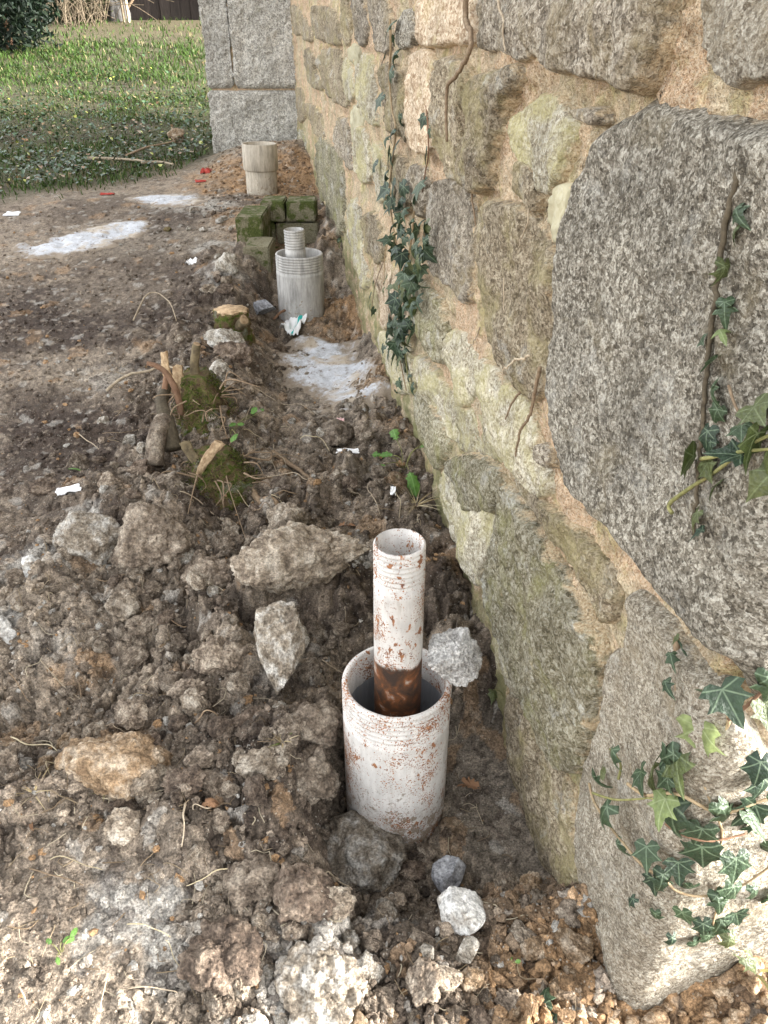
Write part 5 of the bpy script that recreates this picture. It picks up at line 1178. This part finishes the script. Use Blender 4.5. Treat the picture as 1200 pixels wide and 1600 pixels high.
# fallen leaves
def fallen(label, px, py, size, ang, ms=OAK, group=None, name='dead_leaf'):
    X, Y, Z, S = hit(px, py); z = float(ground_z(X, Y)[0]) + .006
    o = add_leaf(None, (X, Y, z), (rng.normal(0, .25), rng.normal(0, .25)-.1, 1), (math.cos(R(ang)), math.sin(R(ang)), 0), size, ms[int(rng.integers(len(ms)))]); o.name = name
    return tag(o, label, 'leaf', group)
fallen('reddish brown oak leaf on the soil left of the nearest pipe', 318, 1285, .045, 35)
fallen('pale brown dead leaf on the flat soil at the left', 48, 1300, .04, 120)
fallen('curled dead leaf below the green grass tuft', 225, 1232, .03, 80)
fallen('brown dead leaf behind the nearest inner pipe', 530, 820, .04, 10)
fallen('orange brown leaf in a gap between clods in front of the pipe', 398, 1435, .04, -80)
fallen('reddish leaf on the floor of the near hole', 748, 1232, .05, 150)
for i in range(16): fallen('brown dead leaf scattered in the grass', tw.uniform(20, 300), tw.uniform(130, 290), .07, tw.uniform(0, 360), OAK, 'dead leaves in the grass')
# ------------------------------------------------------------------ litter
def crumple(nx, ny, lx, ly, amp, seed, th=.0012, outline=None):
    gx, gy = np.meshgrid(np.linspace(-1, 1, nx), np.linspace(-1, 1, ny)); x = gx.ravel(); y = gy.ravel(); a = np.arctan2(y, x); rr = 1+.22*fbm(np.cos(a)+seed, np.sin(a), 0, 1.6, 3)
    X = x*lx/2*rr; Y = y*ly/2*rr; z = amp*fbm(x+seed, y, 1, 1.4, 3)+amp*.4*np.abs(perlin(x*3, y*3, seed)); F = grid_faces(ny, nx); n = len(X)
    V = np.concatenate([np.stack([X, Y, z+th], 1), np.stack([X, Y, z-th], 1)]); return V, np.concatenate([F, F[:, ::-1]+n])
X, Y, Z, S = hit(463, 512); z = float(ground_z(X, Y)[0])
t = thing('plastic_wrapper', 'crumpled white plastic wrapper with a teal stripe at the foot of the middle pipe', 'wrapper', (X, Y, z+.03), R(-20))
V, F = crumple(22, 26, .085, .15, .03, 4); V[:, 2] += V[:, 1]*.35; o1 = obj('film', new_mesh('film', V, F), M['white_plastic'], t)
q = (V[:, 0] > .012) & (V[:, 0] < .03); vx = V.copy(); vx[:, 2] += np.where(np.arange(len(V)) < len(V)//2, .0015, -.0015)
Fk = F[(q[F]).sum(1) >= 3]; V2, F2 = compact(vx, Fk); obj('teal_stripe', new_mesh('teal_stripe', V2, F2), M['teal'], t)
V, F = crumple(20, 20, .09, .08, .02, 9); V = V[:, [0, 2, 1]]*[1, 1, 1]+[-.0, .07, .055]; obj('bag_end', new_mesh('bag_end', V, F[:, ::-1]), M['white_plastic'], t)
def scrap(name, label, px, py, wpx, hpx, m, seed, cat='scrap', rz=0, amp=.006, group=None):
    X, Y, Z, S = hit(px, py); z = float(ground_z(X, Y)[0]); V, F = crumple(10, 10, wpx*S/FPX, hpx*S/FPX*1.4, amp, seed, .0012); o = obj(name, new_mesh(name, V, F), M[m]); o.location = (X, Y, z+.008); o.rotation_euler = (R(12), 0, R(rz)); return tag(o, label, cat, group)
scrap('paper_scrap', 'small roundish white scrap in the trench left of the green weed', 572, 684, 18, 15, 'white_plastic', 1)
scrap('paper_scrap', 'narrow white strip of plastic lying left of the weed', 543, 715, 34, 7, 'white_plastic', 2, rz=-4)
scrap('paper_scrap', 'tiny white flake below the green weed', 614, 790, 8, 12, 'white_plastic', 3)
scrap('paper_scrap', 'pink and white scrap at the tip of the cement patch', 532, 660, 11, 10, 'pink', 4)
scrap('plastic_scrap', 'bright red plastic strip at the foot of the granite pillar', 314, 284, 17, 5, 'red_plastic', 5)
scrap('plastic_scrap', 'crumpled red plastic piece touching the granite pillar', 322, 268, 16, 12, 'red_plastic', 6, amp=.02)
scrap('plastic_scrap', 'red plastic sliver at the edge of the grass', 168, 304, 22, 4, 'red_plastic', 7)
scrap('plastic_scrap', 'grey white plastic strip on the left of the spoil heap', 110, 778, 36, 12, 'white_plastic', 8, rz=25)
scrap('paper_scrap', 'white torn flake on the dark soil by the rubble', 302, 412, 20, 14, 'white_plastic', 9, amp=.02)
scrap('paper_scrap', 'white flake at the far left beside the cement spill', 20, 335, 24, 10, 'white_plastic', 10)
wr = random.Random(5)
for i in range(26):
    px, py = (wr.uniform(290, 370), wr.uniform(330, 430)) if i < 14 else (wr.uniform(150, 520), wr.uniform(560, 760))
    X, Y, Z, S = hit(px, py)
    o = bpy.data.objects.new('white_pebble', variant(i, 'clod_white', True)); C.objects.link(o); r = wr.uniform(.008, .022); o.scale = (r/.025, r*.8/.025, r*.7/.025); o.rotation_euler = (wr.uniform(0, 6), 0, wr.uniform(0, 6)); o.location = (X, Y, float(ground_z(X, Y)[0])+r*.3)
    tag(o, 'small white pebble in the rubble left of the brick box' if i < 14 else 'small white pebble in the soil around the mossy stumps', 'pebble', 'white pebbles by the brick box' if i < 14 else 'white pebbles by the stumps')

# ------------------------------------------------------------------ GRASS and low leaves of the garden
def grass_field():
    n = 90000; Yg = 4.3*np.exp(rng.random(n)*math.log(14.5/4.3)); Xg = -(.56*Yg+.4) + rng.random(n)*(.56*Yg+.4+ .2); gm = garden(Xg, Yg)
    cl = fbm(Xg, Yg, 2.1, 1.6, 3); ok = (rng.random(n) < gm**1.5*(.12+.75*sstep(-.30, .5, cl)+.25*sstep(7.8, 9, Yg))*(1-.75*sstep(10.8, 12.2, Yg))) & ~((Xg > -1.25) & (Yg < 6.9)) & (Xg < -.9)
    Xg, Yg, cl = Xg[ok], Yg[ok], cl[ok]; n = len(Xg); Zg = smooth_z(Xg, Yg)+soil(Xg, Yg)[0]*.8
    h = rng.uniform(.014, .046, n)*(1+.4*sstep(7.5, 9, Yg)); a = rng.uniform(0, 6.28, n); ln = rng.uniform(.2, 1.0, n)*h; wd = .0018+.00045*Yg
    d = np.stack([np.cos(a), np.sin(a), 0*a], 1); s_ = np.stack([-np.sin(a), np.cos(a), 0*a], 1); B = np.stack([Xg, Yg, Zg-.005], 1); up = np.array([0, 0, 1.])
    P0 = B-s_*wd[:, None]; P1 = B+s_*wd[:, None]; m1 = B+up*(h*.6)[:, None]+d*(ln*.35)[:, None]; P2 = m1+s_*(wd*.8)[:, None]; P3 = m1-s_*(wd*.8)[:, None]; tp = B+up*h[:, None]+d*ln[:, None]; P4 = tp+s_*(wd*.2)[:, None]; P5 = tp-s_*(wd*.2)[:, None]
    V = np.stack([P0, P1, P2, P3, P4, P5], 1).reshape(-1, 3); b = np.arange(n)[:, None]*6; F = np.concatenate([b+[0, 1, 2, 3], b+[3, 2, 4, 5]])
    base = np.array([.050, .082, .018]); col = base[None]*rng.uniform(.6, 1.5, (n, 1)); brt = sstep(7.6, 9.0, Yg+.8*cl); col = col*(1-brt[:, None])+np.array([.046, .085, .015])[None]*rng.uniform(.45, 1.4, (n, 1))*brt[:, None]
    dry = rng.random(n) < .10; col[dry] = np.array([.20, .165, .085])*rng.uniform(.6, 1.2, (dry.sum(), 1))
    o = obj('grass', new_mesh('grass', V, F, np.repeat(col, 6, 0)), M['grass']); o['kind'] = 'stuff'; o['label'] = 'rough garden grass, sunlit at the back and shaded toward the dug earth'; o['category'] = 'grass'
grass_field()
def leaf_carpet():
    n = 16000; Yg = 4.6*np.exp(rng.random(n)*math.log(10.5/4.6)); Xg = -(.56*Yg+.4) + rng.random(n)*(.56*Yg+.3); gm = garden(Xg, Yg); cl = fbm(Xg, Yg, 6.1, .9, 3)+.5*np.exp(-((Yg-7.2)/1.)**2)
    ok = (rng.random(n) < gm**2.2*(.10+.80*sstep(-.1, .6, cl))) & ~((Xg > -1.25) & (Yg < 6.9)) & (Xg < -.9); Xg, Yg = Xg[ok], Yg[ok]; n = len(Xg); Zg = smooth_z(Xg, Yg)+soil(Xg, Yg)[0]*.8+rng.uniform(.01, .06, n)
    L = np.array([(0, 0, 0), (.45, .3, .1), (.35, .75, .05), (0, 1.05, -.1), (-.35, .75, .05), (-.45, .3, .1)]); s = rng.uniform(.014, .036, n); th = rng.uniform(0, 6.28, n); tl = rng.normal(0, .45, n); 
    v = L[None]*s[:, None, None]; y2 = v[..., 1]*np.cos(tl)[:, None]-v[..., 2]*np.sin(tl)[:, None]; z2 = v[..., 1]*np.sin(tl)[:, None]+v[..., 2]*np.cos(tl)[:, None]; co, si = np.cos(th)[:, None], np.sin(th)[:, None]
    V = np.stack([v[..., 0]*co-y2*si+Xg[:, None], v[..., 0]*si+y2*co+Yg[:, None], z2+Zg[:, None]], -1).reshape(-1, 3); b = np.arange(n)[:, None]*6; F = np.concatenate([b+[0, 1, 2, 3], b+[0, 3, 4, 5]])
    col = np.array([.026, .055, .020])[None]*rng.uniform(.6, 1.7, (n, 1)); yl = rng.random(n) < .05; col[yl] = (.30, .32, .05); br = rng.random(n) < .10; col[br] = (.24, .15, .08)
    k = NT('low_leaf'); at = k.n('Attribute', _attribute_name='col').outputs['Color']; k.b.inputs['Specular IOR Level'].default_value = .6; k.out(at, None, .28)
    o = obj('ground_cover', new_mesh('ground_cover', V, F, np.repeat(col, 6, 0)), k.m); o['kind'] = 'stuff'; o['label'] = 'low glossy ivy and weed leaves among the grass'; o['category'] = 'ground cover'
leaf_carpet()
# ------------------------------------------------------------------ BACKGROUND at the top of the picture
def leaf_cloud(name, parent, cen, rad, n, size, cols, mat_=None, seed=1):
    q = np.random.default_rng(seed); d = q.normal(size=(n, 3)); d /= np.linalg.norm(d, axis=1)[:, None]; r = q.random(n)**.45*(1+.25*fbm(d[:, 0]*2, d[:, 1]*2, d[:, 2]*2+seed, 1.3, 3)); P = d*r[:, None]*np.array(rad)+np.array(cen)
    a = q.normal(size=(n, 3)); a /= np.linalg.norm(a, axis=1)[:, None]; b = np.cross(a, q.normal(size=(n, 3))); b /= np.linalg.norm(b, axis=1)[:, None]; s = size*q.uniform(.5, 1.3, n)[:, None]
    V = np.stack([P-a*s, P-b*s*.35, P+a*s, P+b*s*.35], 1).reshape(-1, 3); F = np.arange(n*4).reshape(n, 4); c = np.array(cols)[q.integers(len(cols), size=n)]*q.uniform(.6, 1.4, (n, 1))
    return obj(name, new_mesh(name, V, F, np.repeat(c, 4, 0)), mat_ or M['grass'], parent)
X, Y, Z, S = hit(8, 88)
t = thing('evergreen_bush', 'dark evergreen bush at the top left corner', 'bush', (X-.15, Y+.5, Z-.02))
leaf_cloud('foliage', t, (.0, -.1, 1.10), (.80, .8, 1.18), 24000, .045, [(.006, .013, .006), (.011, .021, .009), (.008, .016, .010)], None, 3)
V, F = tube(smooth_path([(0, 0, -.1), (.03, 0, .5), (-.02, .02, 1.5)], 4), .05, 8); obj('trunk', new_mesh('trunk', V, F), M['bark'], t)
X, Y, Z, S = hit(110, 42)
t = thing('bramble_thicket', 'tangle of dry brown bramble canes behind the grass', 'brambles', (X, Y+.4, Z)); Vs = []; Fs = []; off = 0
for i in range(170):
    a, b = rng.uniform(-.55, .40), rng.uniform(-.4, .5); L = rng.uniform(.3, 1.3); e = rng.normal(0, .6, 2); V, F = tube(smooth_path([(a, b, -.03), (a+e[0]*.4, b+e[1]*.3, L*.6), (a+e[0]*1.1, b+e[1]*.8, L*.4+rng.uniform(-.25, .3))], 5), .0045, 4, False); Vs.append(V); Fs.append(np.array(F)+off); off += len(V)
obj('canes', new_mesh('canes', np.concatenate(Vs), np.concatenate(Fs)), M['bramble'], t)
leaf_cloud('foliage', t, (-.05, .25, .5), (.62, .35, .75), 6500, .035, [(.05, .06, .02), (.09, .085, .04), (.035, .05, .018), (.16, .13, .08)], None, 5)
X, Y, Z, S = hit(182, 33)
t = thing('tree', 'pale grey tree trunk standing left of the shed', 'tree', (X, Y+.15, Z-.02))
V, F = trunk_mesh(.13, .13, 2.6, 12, (-.2, .1), .45, 30); obj('trunk', new_mesh('trunk', V, F), M['trunk'], t)
leaf_cloud('crown', t, (-.3, .2, 3.3), (1.6, 1.5, 1.1), 9000, .06, [(.05, .08, .02), (.08, .11, .03)], None, 8)
for (a, b) in [((0, .03, 2.2), (.8, .2, 3.2)), ((-.2, .08, 2.4), (-1.1, .4, 3.4)), ((-.2, .1, 2.4), (-.2, .6, 3.8))]:
    V, F = tube(smooth_path([a, (np.array(a)+np.array(b))/2+[0, 0, .1], b], 4), [.09, .085, .08, .07, .06, .05, .045, .035, .03], 8); obj('limb', new_mesh('limb', V, F), M['trunk'], t)
X, Y, Z, S = hit(252, 34)
t = thing('wooden_shed', 'dark weathered board shed at the far back of the garden', 'shed', (X, Y+.25, Z-.05))
for i in range(15):
    V, F = box_mesh(-.95+i*.15, -.012+.004*(i % 3), 0, -.95+i*.15+.146, .03, 2.2+.0*i); obj('board', new_mesh('board', V, F, smooth=False), M['shed_wood'], t)
for x0, x1 in [(-.7, -.05), (.15, .95)]:
    V, F = tube([(x0, -.05, .02), (x1, -.05, .75)] if x0 < 0 else [(x0, -.05, .75), (x1, -.05, .02)], .022, 4); obj('brace', new_mesh('brace', V, F, smooth=False), M['root'], t)
V, F = box_mesh(-.95, .04, 0, 1.29, 1.8, 2.18); obj('shed_body', new_mesh('shed_body', V, F, smooth=False), M['shed_wood'], t)
V, F = box_mesh(-1.1, -.25, 2.205, 1.45, 1.95, 2.27); obj('roof', new_mesh('roof', V, F, smooth=False), M['shed_wood'], t)
for (px, lab, ht) in [(195, 'thin bare timber post leaning at the corner of the shed, left of the pair', 1.6), (202, 'pale timber post leaning at the corner of the shed, right of the pair', 1.9)]:
    X, Y, Z, S = hit(px, 35); V, F = tube([(0, 0, -.05), (-.06, .12, ht)], .024, 4); o = obj('timber_post', new_mesh('timber_post', V, F, smooth=False), M['white_wood']); o.location = (X, Y, Z); tag(o, lab, 'post')
